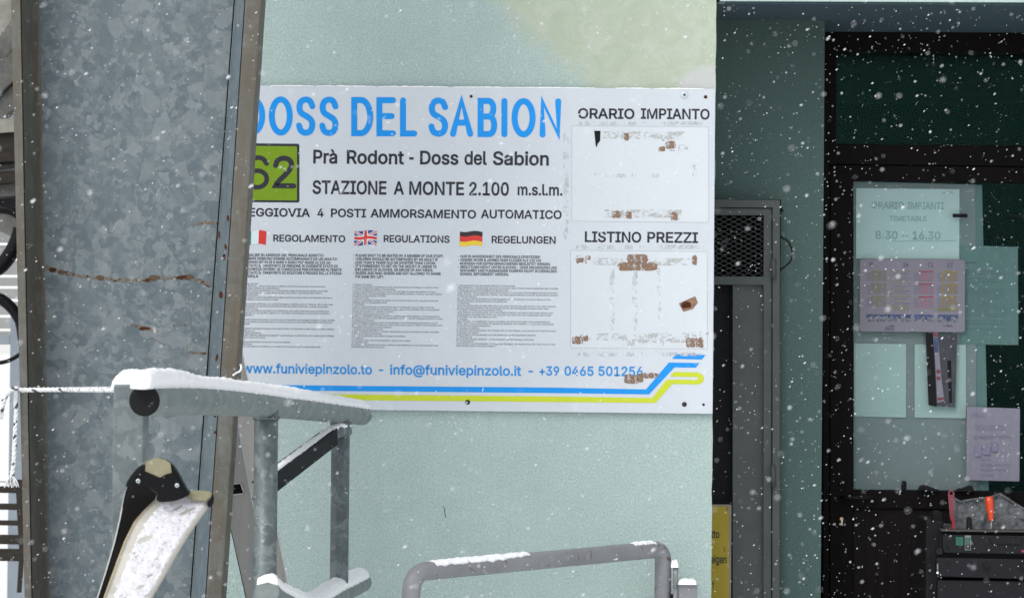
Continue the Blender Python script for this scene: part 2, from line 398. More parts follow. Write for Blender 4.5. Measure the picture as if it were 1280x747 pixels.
# ------------------------------------------------------------------ mesh building
ORG = {}
class MB:
    def __init__(s): s.v, s.f, s.m, s.sm = [], [], [], []
    def add(s, verts, faces, mi=0, smooth=False):
        o = len(s.v)
        s.v += [Vector(q) for q in verts]
        s.f += [tuple(i + o for i in f) for f in faces]
        s.m += [mi] * len(faces); s.sm += [smooth] * len(faces)
        return s
    def box(s, x0, x1, y0, y1, z0, z1, mi=0):
        v = [(x, y, z) for z in (z0, z1) for y in (y0, y1) for x in (x0, x1)]
        return s.add(v, [(0, 2, 3, 1), (4, 5, 7, 6), (0, 1, 5, 4), (2, 6, 7, 3), (0, 4, 6, 2), (1, 3, 7, 5)], mi)
    def solid(s, loops, th, mi=0, dirv=Vector((0, 1, 0))):
        """loops of 3D points (outer first, then holes) facing the viewer, given thickness along dirv"""
        flat = [p for lp in loops for p in lp]
        tris = geometry.tessellate_polygon([[Vector((p[0], p[2], 0)) for p in lp] for lp in loops])
        N = len(flat)
        fs = []
        for t in tris:
            a, b_, c = (flat[i] for i in t)
            nrm = (Vector(b_) - Vector(a)).cross(Vector(c) - Vector(a))
            t = tuple(t) if nrm.dot(dirv) < 0 else (t[0], t[2], t[1])
            fs.append(t)
        vs = [Vector(p) for p in flat]
        if th > 0:
            fs2 = [(t[2] + N, t[1] + N, t[0] + N) for t in fs]
            vs += [Vector(p) + dirv * th for p in flat]
            o = 0
            for lp in loops:
                k = len(lp)
                for i in range(k):
                    j = (i + 1) % k
                    fs2.append((o + i, o + j, o + j + N, o + i + N))
                o += k
            fs = fs + fs2
        return s.add(vs, fs, mi)
    def plate(s, pts, Y, th=0., mi=0, holes=()):
        return s.solid([[P(x, y, Y) for x, y in lp] for lp in [pts] + list(holes)], th, mi)
    def rect(s, x0, y0, x1, y1, Y, th=0., mi=0):
        return s.plate([(x0, y0), (x1, y0), (x1, y1), (x0, y1)], Y, th, mi)
    def wrect(s, x0, y0, x1, y1, Y, th, mi=0):
        """upright box whose edges follow the wall, from pixel corners"""
        a, c = P(x0, y0, Y), P(x1, y1, Y)
        return s.box(a.x, c.x, Y, Y + th, c.z, a.z, mi)
    def disc(s, x, y, r, Y, th=0., mi=0, k=16, dome=0):
        c = P(x, y, Y); rr = (P(x + r, y, Y) - c).length
        ring = [c + Vector((cos(a) * rr, 0, sin(a) * rr)) for a in [2 * pi * i / k for i in range(k)]]
        if dome:
            r2 = [c + Vector((cos(a) * rr * .6, -dome, sin(a) * rr * .6)) for a in [2 * pi * i / k for i in range(k)]]
            vs = ring + r2
            fs = [(i, (i + 1) % k, (i + 1) % k + k, i + k) for i in range(k)] + [tuple(range(k, 2 * k))]
            return s.add(vs, fs, mi, True)
        return s.solid([ring], th, mi)
    def tube(s, pts, r, k=16, mi=0, caps=True, smooth=True, twist=0.0, flat=1.0):
        pts = [Vector(p) for p in pts]
        n_ = len(pts)
        rs = r if isinstance(r, (list, tuple)) else [r] * n_
        T = [(pts[min(i + 1, n_ - 1)] - pts[max(i - 1, 0)]).normalized() for i in range(n_)]
        up = Vector((0, 0, 1)) if abs(T[0].z) < .9 else Vector((0, 1, 0))
        u = (up - T[0] * up.dot(T[0])).normalized()
        vs = []
        for i in range(n_):
            u = (u - T[i] * u.dot(T[i])).normalized()
            w = T[i].cross(u)
            for j in range(k):
                a = 2 * pi * j / k + twist * i
                vs.append(pts[i] + (u * cos(a) + w * sin(a) * flat) * rs[i])
        fs = [(i * k + j, i * k + (j + 1) % k, (i + 1) * k + (j + 1) % k, (i + 1) * k + j) for i in range(n_ - 1) for j in range(k)]
        s.add(vs, fs, mi, smooth)
        if caps:
            o = len(s.v) - len(vs)
            s.f.append(tuple(o + j for j in range(k))[::-1]); s.m.append(mi); s.sm.append(False)
            s.f.append(tuple(o + (n_ - 1) * k + j for j in range(k))); s.m.append(mi); s.sm.append(False)
        return s
    def build(s, name, mats, parent=None, bevel=0, recalc=True):
        mats = mats if isinstance(mats, (list, tuple)) else [mats]
        A = np.array([tuple(q) for q in s.v])
        lo, hi = A.min(0), A.max(0)
        org = Vector(((lo[0] + hi[0]) / 2, (lo[1] + hi[1]) / 2, lo[2]))
        me = bpy.data.meshes.new(name)
        me.from_pydata([tuple(q - org) for q in s.v], [], s.f)
        for q in mats: me.materials.append(M[q])
        me.polygons.foreach_set('material_index', s.m)
        me.polygons.foreach_set('use_smooth', s.sm)
        if recalc:
            bm = bmesh.new(); bm.from_mesh(me)
            bmesh.ops.recalc_face_normals(bm, faces=bm.faces)
            bm.to_mesh(me); bm.free()
        me.update()
        o = bpy.data.objects.new(name, me)
        COL.objects.link(o)
        ORG[o.name] = org
        if parent:
            o.parent = parent
            o.location = org - ORG[parent.name]
        else: o.location = org
        if bevel:
            bv = o.modifiers.new('bevel', 'BEVEL')
            bv.width = bevel; bv.segments = 2; bv.limit_method = 'ANGLE'; bv.angle_limit = radians(40)
        return o
def empty(name, loc):
    o = bpy.data.objects.new(name, None)
    o.empty_display_size = .1
    COL.objects.link(o); o.location = loc; ORG[o.name] = Vector(loc)
    return o
def tag(o, label=None, cat=None, group=None, kind=None):
    if label: o['label'] = label
    if cat: o['category'] = cat
    if group: o['group'] = group
    if kind: o['kind'] = kind
    return o
def spline(pts, n=8, closed=False):
    """Catmull-Rom through points of any dimension"""
    A = [np.array(p, float) for p in pts]
    out = []
    N = len(A)
    for i in range(N if closed else N - 1):
        p0, p1, p2, p3 = (A[(i - 1) % N] if closed or i > 0 else A[0] * 2 - A[1]), A[i], A[(i + 1) % N], (A[(i + 2) % N] if closed or i + 2 < N else A[-1] * 2 - A[-2])
        for t in np.linspace(0, 1, n, endpoint=False):
            out.append(.5 * ((2 * p1) + (-p0 + p2) * t + (2 * p0 - 5 * p1 + 4 * p2 - p3) * t * t + (-p0 + 3 * p1 - 3 * p2 + p3) * t ** 3))
    if not closed: out.append(A[-1])
    return out
# outlines of the printed letters: character code, advance, then closed loops of x y in thousandths
GLYPHS = {
65:(480,[[16,0,201,509,276,509,463,0,395,0,232,478,245,478,85,0],[110,142,110,199,370,199,370,142]]),
66:(456,[[60,0,60,509,266,508,310,499,345,481,371,456,388,426,397,392,395,344,380,310,347,280,315,262,351,252,385,227,409,189,418,136,413,100,400,67,377,39,344,18,301,4],[125,57,272,58,315,70,341,92,354,120,352,161,335,194,306,218,264,230,125,231],[125,285,265,288,299,302,323,326,335,359,334,388,323,417,299,439,263,450,125,452]]),
67:(510,[[235,-5,177,11,126,42,86,88,57,146,42,215,42,293,57,362,86,421,126,466,177,498,235,514,305,513,357,498,402,471,438,433,463,385,473,348,408,348,389,395,348,435,292,454,245,454,203,443,166,419,137,385,116,340,105,285,105,223,116,168,137,123,166,89,203,66,245,54,315,60,366,88,395,125,408,160,473,160,457,107,428,62,388,28,341,5,286,-6]]),
68:(502,[[96,0,96,57,244,58,296,70,337,94,368,128,388,172,398,226,398,285,388,337,368,381,338,415,299,438,249,450,93,452,93,509,261,507,325,492,353,478,377,461,399,441,418,418,446,361,460,293,460,217,446,149,417,92,398,68,376,48,351,31,322,17,256,2],[125,509,125,0,60,0,60,509]]),
69:(419,[[60,0,60,509,372,509,372,452,125,452,125,286,355,286,355,229,125,229,125,57,375,57,375,0]]),
70:(410,[[60,0,60,509,369,509,369,452,125,452,125,278,346,278,346,221,125,221,125,0]]),
71:(520,[[236,-5,176,11,125,43,85,88,57,146,42,215,42,293,57,362,85,421,125,466,175,498,233,514,304,513,358,497,403,469,439,431,465,384,474,349,408,349,380,403,337,439,279,455,243,454,202,443,166,419,137,385,116,340,105,285,105,223,116,168,137,124,166,90,203,66,246,54,290,54,328,63,360,81,386,107,404,141,414,180,415,202,434,199,283,199,283,256,478,256,476,170,463,115,436,69,399,33,352,8,298,-5]]),
72:(517,[[60,0,60,509,125,509,125,289,392,289,392,509,457,509,457,0,392,0,392,232,125,232,125,0]]),
73:(300,[[31,0,31,57,118,57,118,452,31,452,31,509,269,509,269,452,183,452,183,57,269,57,269,0]]),
74:(396,[[185,-7,153,-4,124,3,98,15,75,33,57,55,44,81,36,111,33,173,98,173,99,123,111,88,134,64,166,51,204,51,235,64,258,88,270,123,272,509,336,509,336,145,334,111,326,81,313,55,294,33,271,15,246,3,217,-4]]),
75:(467,[[104,145,104,216,364,509,448,509],[60,0,60,509,125,509,125,0],[372,0,188,259,228,309,449,0]]),
76:(393,[[60,0,60,509,125,509,125,57,361,57,361,0]]),
77:(628,[[60,0,60,509,152,509,322,49,307,49,352,187,476,509,568,509,568,0,504,0,513,457,456,291,342,0,286,0,119,457,122,0]]),
78:(523,[[60,0,60,509,136,509,405,54,399,509,463,509,463,0,387,0,108,452,119,454,125,0]]),
79:(533,[[235,-5,177,11,126,42,86,88,57,146,42,215,42,293,57,362,86,421,126,466,177,498,235,514,299,514,357,498,408,466,448,421,477,362,491,293,491,215,477,146,448,88,408,42,357,11,299,-5],[289,54,330,66,367,89,396,123,418,168,429,223,429,286,418,341,396,386,367,420,330,443,289,454,245,454,203,443,167,420,137,385,116,340,105,285,105,223,116,168,137,123,167,89,203,66,245,54]]),
80:(445,[[60,0,60,509,263,507,312,497,350,476,379,447,398,411,407,370,407,325,398,284,379,248,350,219,312,198,263,187,109,186,109,242,269,246,308,264,333,294,344,333,342,376,326,413,297,439,251,451,125,452,125,0]]),
81:(533,[[245,159,313,159,468,-48,401,-48],[235,-5,177,11,126,42,86,88,57,146,42,215,42,293,57,362,86,421,126,466,177,498,235,514,299,514,357,498,408,466,448,421,477,362,491,293,491,215,477,146,448,88,408,42,357,11,299,-5],[289,54,330,66,367,89,396,123,418,168,429,223,429,286,418,341,396,386,367,420,330,443,289,454,245,454,203,443,167,420,137,385,116,340,105,285,105,223,116,168,137,123,167,89,203,66,245,54]]),
82:(449,[[60,0,60,509,264,507,313,497,351,478,380,450,399,415,408,374,408,330,399,290,380,255,351,228,312,209,264,199,96,198,96,255,269,258,309,273,334,300,344,338,342,380,327,415,298,440,252,451,125,452,125,0],[353,0,230,229,303,229,428,0]]),
83:(447,[[197,-8,149,1,108,19,76,45,54,77,41,115,38,137,104,137,116,98,142,71,194,52,257,52,299,66,329,92,345,126,342,161,325,186,128,260,86,289,71,307,60,326,54,348,53,393,65,431,87,463,119,488,158,506,203,514,252,514,296,505,334,488,365,463,387,433,399,397,401,378,337,378,326,412,302,437,267,453,209,458,167,448,136,427,118,398,116,363,124,342,158,313,336,252,379,220,401,185,408,139,403,99,386,64,360,34,323,11,278,-4,252,-8]]),
84:(449,[[32,452,32,509,417,509,417,452,257,452,257,0,193,0,193,452]]),
85:(517,[[230,-7,177,5,133,28,98,60,74,101,62,148,60,509,124,509,125,160,133,128,150,99,173,77,203,61,239,53,298,56,331,68,357,87,377,113,389,144,393,178,393,509,457,509,456,148,443,101,419,60,384,28,340,5,288,-7]]),
86:(480,[[204,0,16,509,84,509,248,31,235,31,395,509,463,509,278,0]]),
87:(686,[[155,0,16,509,82,509,189,40,306,509,380,509,488,40,603,509,670,509,530,0,455,0,336,475,350,475,318,323,230,0]]),
88:(474,[[18,0,217,284,217,236,29,509,104,509,243,292,232,292,374,509,446,509,259,239,259,287,456,0,382,0,230,231,244,231,91,0]]),
89:(472,[[203,0,203,208,16,509,91,509,243,248,250,230,224,230,280,344,381,509,455,509,268,208,268,0]]),
90:(438,[[42,0,42,46,341,476,348,454,40,452,40,509,397,509,397,462,97,33,90,54,399,57,399,0]]),
97:(389,[[126,-5,80,12,57,32,40,58,31,90,34,138,50,171,89,199,265,235,275,248,271,288,248,317,208,330,159,326,118,301,100,274,41,291,67,335,104,364,163,382,239,379,286,360,315,333,329,306,337,251,337,0,277,0,272,52,244,18,203,-3,176,-8],[202,49,239,66,263,93,275,126,276,190,125,155,98,132,92,95,107,66,149,47]]),
98:(424,[[198,-5,153,17,112,59,112,0,53,0,53,509,114,509,118,319,152,360,183,378,229,384,274,378,313,361,345,332,370,293,385,245,390,189,385,133,370,84,346,45,313,16,274,-2,252,-7],[237,48,267,57,291,76,316,117,327,170,325,227,309,276,291,301,267,319,237,329,203,329,174,320,150,302,125,263,113,210,116,150,132,100,150,75,174,57,204,48]]),
99:(396,[[182,-7,137,6,98,30,68,64,46,108,36,159,36,216,46,268,68,312,98,346,137,371,182,383,247,380,305,356,347,312,362,277,303,262,270,311,217,329,173,325,145,310,124,287,103,242,96,187,103,134,124,89,145,66,173,51,234,49,282,76,304,117,363,102,341,56,296,15,235,-6]]),
100:(424,[[172,-7,130,5,94,29,66,64,46,108,35,160,35,218,46,270,66,313,95,347,131,371,173,383,228,381,272,360,311,319,311,509,372,509,372,0,313,0,307,59,272,17,241,-1,212,-7],[221,48,250,57,274,75,299,115,311,169,309,229,293,278,275,302,251,320,221,329,187,329,157,319,133,301,108,261,97,209,99,151,115,101,134,76,158,57,188,48]]),
101:(404,[[185,-7,138,6,98,30,68,64,46,108,35,159,35,215,46,267,67,311,97,346,135,370,180,383,236,382,280,368,319,341,350,299,368,242,371,169,75,169,75,221,338,221,310,202,303,254,283,294,263,314,237,326,189,329,159,321,125,294,103,256,96,178,104,122,128,80,151,61,195,47,254,53,292,80,306,105,365,91,345,51,311,19,266,-1,231,-7]]),
102:(254,[[228,379,228,327,6,327,6,379],[81,0,82,447,89,474,113,505,148,524,243,521,227,468,182,473,162,466,149,452,142,419,142,0]]),
103:(425,[[168,-148,105,-127,64,-91,51,-69,101,-41,136,-78,178,-95,229,-96,267,-85,295,-62,304,-47,311,-6,306,68,272,28,241,11,195,5,152,10,113,27,80,53,55,90,39,136,34,191,39,246,55,293,80,332,112,361,152,378,213,384,253,373,313,319,313,379,372,379,371,-32,360,-73,338,-104,308,-127,251,-147,229,-150],[237,63,264,75,285,95,305,137,312,193,305,248,285,291,264,312,237,325,205,330,172,325,145,312,115,277,99,229,97,173,109,123,134,85,158,68,188,60]]),
104:(410,[[114,0,53,0,53,509,114,509,114,287,102,287,124,332,152,362,187,379,227,384,280,376,309,360,332,336,348,304,356,264,357,0,296,0,295,256,283,291,260,315,229,328,184,326,150,311,126,283,114,243]]),
105:(167,[[53,0,53,379,114,379,114,0],[67,446,48,461,41,483,48,506,67,521,92,523,114,512,126,491,123,468,107,449,92,444]]),
106:(167,[[53,379,114,379,111,-63,95,-102,65,-129,21,-142,-10,-143,-10,-87,25,-83,40,-72,52,-42],[67,446,48,461,41,483,48,506,67,521,92,523,114,512,125,491,123,468,107,449,92,444]]),
107:(381,[[110,137,110,212,121,212,284,379,360,379],[53,0,53,509,114,509,114,0],[294,0,148,186,191,229,372,0]]),
108:(189,[[101,3,74,20,58,47,53,84,53,509,114,509,117,68,130,54,170,54,181,3,145,-2]]),
109:(610,[[53,0,53,379,112,379,108,295,125,335,161,370,207,386,239,385,273,372,299,347,316,314,312,295,329,332,357,361,394,380,437,386,483,378,510,364,532,342,548,313,556,276,557,0,496,0,494,273,483,302,460,321,433,329,395,328,365,314,341,280,335,247,335,0,274,0,273,275,262,301,242,320,215,329,178,328,148,314,126,289,114,253,114,0]]),
110:(410,[[114,0,53,0,53,379,112,379,112,287,102,287,124,332,152,362,187,379,227,384,280,376,309,360,332,336,348,304,356,264,357,0,296,0,295,256,283,291,260,315,229,328,184,326,150,311,126,283,114,243]]),
111:(415,[[182,-7,137,6,98,30,68,64,46,108,36,159,36,216,46,268,68,312,98,346,137,371,182,383,233,383,278,371,317,346,347,312,369,268,380,216,380,159,369,108,347,64,317,30,278,6,233,-7],[226,48,257,57,282,76,307,117,318,169,316,224,300,274,282,300,257,319,226,329,189,329,158,319,134,300,108,258,97,206,99,151,115,102,134,76,158,57,189,48]]),
112:(424,[[53,-143,53,379,112,379,118,319,152,360,183,378,229,384,274,378,313,361,345,332,370,293,385,245,390,189,385,133,370,84,346,45,313,16,274,-2,213,-7,173,4,114,59,114,-143],[237,48,267,57,291,76,316,117,327,170,325,227,309,276,291,301,267,319,237,329,203,329,174,320,150,302,125,263,113,210,116,150,132,100,150,75,174,57,204,48]]),
113:(424,[[372,-143,311,-143,306,59,272,17,241,-1,195,-8,151,-2,111,16,79,45,55,84,39,133,34,189,39,245,55,293,79,332,112,361,151,378,213,384,253,373,313,319,313,379,372,379],[221,48,250,57,274,75,299,115,311,169,309,229,293,278,275,302,251,320,221,329,187,329,157,319,133,301,108,261,97,209,99,151,115,101,134,76,158,57,188,48]]),
114:(259,[[53,0,53,379,112,379,115,321,130,347,152,367,181,380,243,384,242,323,182,323,149,309,126,284,114,250,114,0]]),
115:(365,[[145,-5,98,10,62,38,40,78,36,94,94,107,105,79,124,60,150,49,200,46,232,55,255,71,267,91,265,121,246,142,104,186,72,208,53,237,47,274,51,305,65,332,100,363,149,381,206,384,254,372,290,349,319,303,324,290,268,277,251,307,232,323,205,331,156,329,131,317,114,299,109,277,117,250,144,232,254,202,292,183,317,158,330,125,330,90,321,61,302,35,276,15,223,-5,203,-7]]),
116:(227,[[204,379,204,327,6,327,6,379],[65,471,126,471,128,76,142,56,202,54,213,2,168,-4,125,2,92,21,72,52,65,93]]),
117:(410,[[146,-1,115,11,89,31,69,59,57,95,53,139,53,379,114,379,115,123,127,89,150,64,181,52,226,53,259,69,283,97,295,137,296,379,357,379,357,0,298,0,298,92,307,92,286,47,257,17,222,0,203,-4]]),
118:(389,[[163,0,17,379,84,379,206,21,184,21,224,155,305,379,371,379,226,0]]),
119:(567,[[138,0,23,379,87,379,175,41,165,41,252,379,316,379,402,41,391,41,480,379,545,379,429,0,368,0,277,338,291,338,199,0]]),
120:(379,[[21,0,171,218,171,171,29,379,100,379,207,206,175,206,282,379,352,379,209,169,209,214,358,0,287,0,173,182,205,182,91,0]]),
121:(389,[[47,-139,61,-86,111,-87,136,-67,163,-1,17,379,84,379,206,21,184,21,224,155,305,379,371,379,191,-85,159,-124,117,-143]]),
122:(380,[[42,0,42,46,254,323,48,323,48,379,333,379,333,331,126,56,339,56,339,0]]),
48:(453,[[199,-5,151,11,111,41,80,86,60,144,49,214,49,294,60,364,81,422,112,467,151,498,200,514,254,514,302,498,342,467,372,422,393,364,404,294,404,214,393,144,373,86,342,41,302,11,254,-5],[245,51,276,63,303,87,323,122,336,168,344,254,336,341,323,387,303,422,276,446,245,458,209,458,177,446,151,422,131,387,117,341,109,254,117,168,131,122,151,87,177,63,209,51]]),
49:(453,[[76,0,76,55,391,55,391,0],[276,509,276,0,212,0,209,448,86,358,86,427,198,509]]),
50:(453,[[64,0,64,47,299,305,318,348,317,397,301,428,273,449,224,460,184,453,153,433,134,402,127,362,66,362,71,405,86,442,111,473,143,496,182,511,225,516,268,511,306,497,337,474,361,445,376,411,380,358,365,304,306,223,153,57,389,57,389,0]]),
51:(453,[[173,-3,133,10,98,30,70,57,52,91,44,132,109,132,120,97,144,71,191,52,248,53,287,67,315,93,328,130,326,172,308,207,275,234,242,244,157,248,157,299,288,452,70,452,70,509,372,509,372,461,211,289,264,288,308,276,344,253,371,222,387,186,393,145,387,103,370,66,344,36,309,12,266,-2,243,-6]]),
52:(453,[[40,105,40,158,247,509,311,509,109,163,413,163,413,105],[282,0,282,318,343,318,343,0]]),
53:(453,[[199,-6,159,3,123,21,94,45,73,76,62,111,60,130,122,130,132,98,163,66,208,50,250,53,288,72,314,104,327,146,324,193,306,233,275,262,233,276,180,272,136,252,128,246,67,253,96,509,366,509,366,452,151,452,136,301,178,325,229,334,279,326,321,306,355,273,379,231,390,181,390,139,379,95,357,57,327,27,289,6,245,-5]]),
54:(453,[[203,-5,161,5,125,26,96,56,75,94,65,138,68,199,89,261,252,509,322,509,165,288,205,310,235,314,278,309,316,295,346,271,370,240,384,201,389,157,384,112,368,73,343,39,310,14,271,-2,249,-6],[254,52,289,70,314,101,327,142,324,187,307,225,279,251,241,264,198,262,163,244,138,214,126,174,128,128,145,90,174,63,212,49]]),
55:(453,[[97,0,323,452,62,452,62,509,391,509,391,449,165,0]]),
56:(453,[[201,-6,156,3,117,21,86,47,64,78,53,115,55,166,72,208,101,241,153,267,119,282,93,308,76,342,70,380,75,417,90,450,114,477,146,498,184,511,226,516,269,511,306,498,337,477,361,450,377,417,382,380,376,342,359,308,333,282,300,265,339,249,372,220,393,181,401,135,395,96,378,62,352,33,317,11,275,-2,251,-6],[258,52,296,66,323,91,336,126,333,165,314,199,283,223,242,234,196,232,157,216,130,189,116,152,119,113,136,82,167,60,210,50],[263,296,293,313,312,341,319,376,313,410,294,437,264,454,213,459,177,449,151,429,136,399,134,363,145,330,168,306,201,292,213,290]]),
57:(453,[[249,514,291,503,328,482,356,452,377,414,388,371,385,309,363,248,200,0,130,0,287,221,248,199,218,195,175,199,137,214,106,237,83,269,68,307,64,352,69,397,85,436,110,469,143,494,182,510,203,514],[199,457,163,438,138,407,126,367,129,322,145,284,174,257,212,244,254,247,289,265,314,295,327,335,324,381,307,419,279,446,241,459]]),
46:(188,[[78,-1,57,16,50,41,57,66,78,83,104,86,128,73,140,50,138,24,121,3,104,-4]]),
44:(188,[[38,-119,68,71,137,71,84,-119]]),
45:(453,[[337,244,337,188,114,188,114,244]]),
43:(453,[[198,34,198,364,255,364,255,34],[61,172,61,226,391,226,391,172]]),
64:(676,[[284,-130,221,-114,167,-88,122,-53,87,-8,61,46,45,109,40,179,46,248,61,309,87,363,123,408,167,444,220,470,281,486,349,492,415,486,472,469,522,442,562,407,594,366,617,319,631,268,631,142,615,76,590,38,566,21,535,12,476,17,441,36,420,68,399,38,376,22,345,14,305,14,267,25,236,48,213,78,197,116,188,182,193,226,207,265,228,297,257,322,291,338,346,342,385,331,419,306,419,335,474,335,476,91,491,68,508,60,540,63,557,76,572,111,581,215,573,280,548,339,523,373,490,402,450,424,402,438,347,442,292,438,242,424,199,402,164,372,135,334,115,289,102,236,99,147,107,91,124,43,149,1,182,-32,223,-58,271,-75,327,-84,489,-59,504,-107,369,-135],[359,68,392,86,412,118,422,185,416,236,399,269,370,286,317,291,283,277,258,250,244,213,244,154,256,112,279,81,301,69,315,66]]),
58:(188,[[78,-1,57,16,50,41,57,66,78,83,104,86,128,73,140,50,138,24,121,3,104,-4],[78,274,57,291,50,316,57,342,78,359,104,361,128,349,140,325,138,299,121,278,104,272]]),
39:(206,[[78,318,70,509,136,509,128,318]]),
224:(389,[[126,-5,80,12,57,32,40,58,31,90,34,138,50,171,89,199,265,235,275,248,271,288,248,317,208,330,159,326,118,301,100,274,41,291,67,335,104,364,163,382,239,379,286,360,315,333,329,306,337,251,337,0,277,0,272,52,244,18,203,-3,176,-8],[202,49,239,66,263,93,275,126,276,190,125,155,98,132,92,95,107,66,149,47],[165,429,99,529,168,529,215,429]]),
}
GSP = .188
# ------------------------------------------------------------------ lettering (outlines kept as small triangle lists)
GLY = {}
def winding(px, py, loops):
    n = 0
    for q in loops:
        for (x0, y0), (x1, y1) in zip(q, q[1:] + q[:1]):
            if (y0 <= py) != (y1 <= py):
                if x0 + (py - y0) / (y1 - y0) * (x1 - x0) > px: n += 1 if y1 > y0 else -1
    return n
for code, (adv, loops) in GLYPHS.items():
    lp = [[(q[i] / 1000, q[i + 1] / 1000) for i in range(0, len(q), 2)] for q in loops]
    vs2, ed = [], []
    for q in lp:
        o = len(vs2); k = len(q)
        vs2 += [Vector(p) for p in q]; ed += [(o + i, o + (i + 1) % k) for i in range(k)]
    res = geometry.delaunay_2d_cdt(vs2, ed, [], 0, 1e-5)
    gv = [(v.x, v.y, 0) for v in res[0]]
    gf = [tuple(f) for f in res[2] if winding(sum(res[0][i].x for i in f) / len(f), sum(res[0][i].y for i in f) / len(f), lp)]
    nf, nvx = len(gf), len(gv)
    for q in loops:                      # a narrow ribbon along each outline makes the letters bolder
        pts = [Vector((q[i] / 1000, q[i + 1] / 1000)) for i in range(0, len(q), 2)]
        k, o = len(pts), len(gv)
        for i in range(k):
            t1, t2 = (pts[i] - pts[i - 1]).normalized(), (pts[(i + 1) % k] - pts[i]).normalized()
            t = (t1 + t2)
            t = t.normalized() if t.length > .2 else t2
            nr = Vector((-t.y, t.x)) * .0205 / max(.62, t.dot(t2))
            gv += [(pts[i].x + nr.x, pts[i].y + nr.y, 1), (pts[i].x - nr.x, pts[i].y - nr.y, 1)]
        gf += [(o + 2 * i, o + 2 * i + 1, o + 2 * ((i + 1) % k) + 1, o + 2 * ((i + 1) % k)) for i in range(k)]
    GLY[chr(code)] = (adv / 1000, gv, gf, nf, nvx)
CAPH = .515
def text(mb, s, x0, y0, x1, cap, Y, mi=0, y1=None, bold=True):
    """one line of print: s between pixel columns x0 and x1 on baseline y0 (y1 at the right end), capital height cap pixels"""
    if y1 is None: y1 = y0 + (x1 - x0) * .0105
    pen, vs, fs = 0., [], []
    for ch in s:
        if ch == ' ' or ch not in GLY:
            pen += GSP; continue
        a, gv, gt, nf, nvx = GLY[ch]
        if not bold: gv, gt = gv[:nvx], gt[:nf]
        o = len(vs)
        vs += [(pen + q[0], q[1], q[2]) for q in gv]
        fs += [tuple(k + o for k in t) for t in gt]
        pen += a
    xs = [q[0] for q in vs]
    lo, hi = min(xs), max(xs)
    A, B = P(x0, y0, Y), P(x1, y1, Y)
    hz = (P(x0, y0 - cap, Y) - A).length / CAPH
    out = [A + (B - A) * ((q[0] - lo) / (hi - lo)) + Vector((0, -.00004 * q[2], q[1] * hz)) for q in vs]
    mb.add(out, fs, mi)
    return mb
def stroke(mb, pts, w, Y, mi=0, closed=False, k=5):
    """rounded line of width w (pixels) along pixel points"""
    Q = [P(x, y, Y) for x, y in pts]
    r = (P(640 + w / 2, 300, Y) - P(640, 300, Y)).length
    n_ = len(Q)
    vs = []; fs = []
    for i in range(n_):
        a = Q[(i - 1) % n_] if closed or i > 0 else Q[i]
        c = Q[(i + 1) % n_] if closed or i < n_ - 1 else Q[i]
        t1 = (Q[i] - a).normalized() if (Q[i] - a).length > 1e-9 else (c - Q[i]).normalized()
        t2 = (c - Q[i]).normalized() if (c - Q[i]).length > 1e-9 else t1
        t = (t1 + t2).normalized()
        nr = Vector((-t.z, 0, t.x))
        sc = 1 / max(.5, nr.dot(Vector((-t1.z, 0, t1.x))))
        vs += [Q[i] + nr * r * sc, Q[i] - nr * r * sc]
    m_ = n_ if closed else n_ - 1
    for i in range(m_):
        j = (i + 1) % n_
        fs.append((2 * i, 2 * i + 1, 2 * j + 1, 2 * j))
    if not closed:
        for i, d in ((0, -1), (n_ - 1, 1)):
            t = ((Q[1] - Q[0]) if i == 0 else (Q[-1] - Q[-2])).normalized()
            nr = Vector((-t.z, 0, t.x))
            o = len(vs)
            arc = [Q[i] + (nr * cos(a) + t * d * sin(a)) * r for a in [pi * j / k for j in range(1, k)]]
            vs += arc
            fs.append((2 * i,) + tuple(range(o, o + len(arc))) + (2 * i + 1,))
    mb.add(vs, fs, mi)
    return mb

# ================================================================== THE SETTING
# ground: snow covered terrace, rolling a little, out to the horizon
mb = MB()
ys = [-60, -30, -15, -8, -4, -2, 0, 3, 8, 15, 30, 60, 120, 260]
xs = [-300, -120, -60, -30, -15, -8, -4, -2, 0, 2, 4, 8, 15, 30, 60, 120, 300]
gv = [(x, y, (0.0 if abs(x) < 9 and -9 < y < 4 else noise.noise(Vector((x, y, 0)) * .05) * min(3, abs(x) * .02 + abs(y) * .02))) for y in ys for x in xs]
nx = len(xs)
mb.add(gv, [(j * nx + i, j * nx + i + 1, (j + 1) * nx + i + 1, (j + 1) * nx + i) for j in range(len(ys) - 1) for i in range(nx - 1)], 0, True)
tag(mb.build('ground', 'snow'), 'snow covered ground around the lift station', kind='structure')

# ------------------------------------------------------------------ the station building
XR = P(892, 373, 0).x             # corner where the mint wall ends
XL = P(120, 373, 0).x             # its other end, behind the steel tower
ZS = P(1080, 2.2, 0).z            # underside of the lintel
XE = 3.4                          # far right end of the building
YT, YD = .40, .70                 # planes of the teal wall and of the door frame
TOP = 5.0
bld = empty('station_building', (XR, 0, 0))
tag(bld, 'mint green rendered station building with a recessed teal entrance bay', 'building')
# front wall with a slightly worn corner edge
mb = MB()
zs = [0 + i * .03 for i in range(int(TOP / .03))]
edge = [XR + (P(896.1, 20, 0).x - XR) * (z - 1.2) / 1.2 * .35 + noise.noise(Vector((0, 3, z * 14))) * .0022 + noise.noise(Vector((7, 3, z * 50))) * .0012 for z in zs]
loop = [Vector((XL, 0, 0))] + [Vector((e, 0, z)) for e, z in zip(edge, zs)] + [Vector((XR, 0, TOP)), Vector((XL, 0, TOP))]
mb.solid([loop], YT - .004)
mb.build('front_wall', 'mint', bld)
MB().box(XR + .012, XE, .001, YD + .1, ZS, TOP).build('lintel', 'mintplain', bld)
MB().box(XR - .1, XE, .012, YD + .1, ZS - .006, ZS - .002).build('soffit', 'soffit', bld)
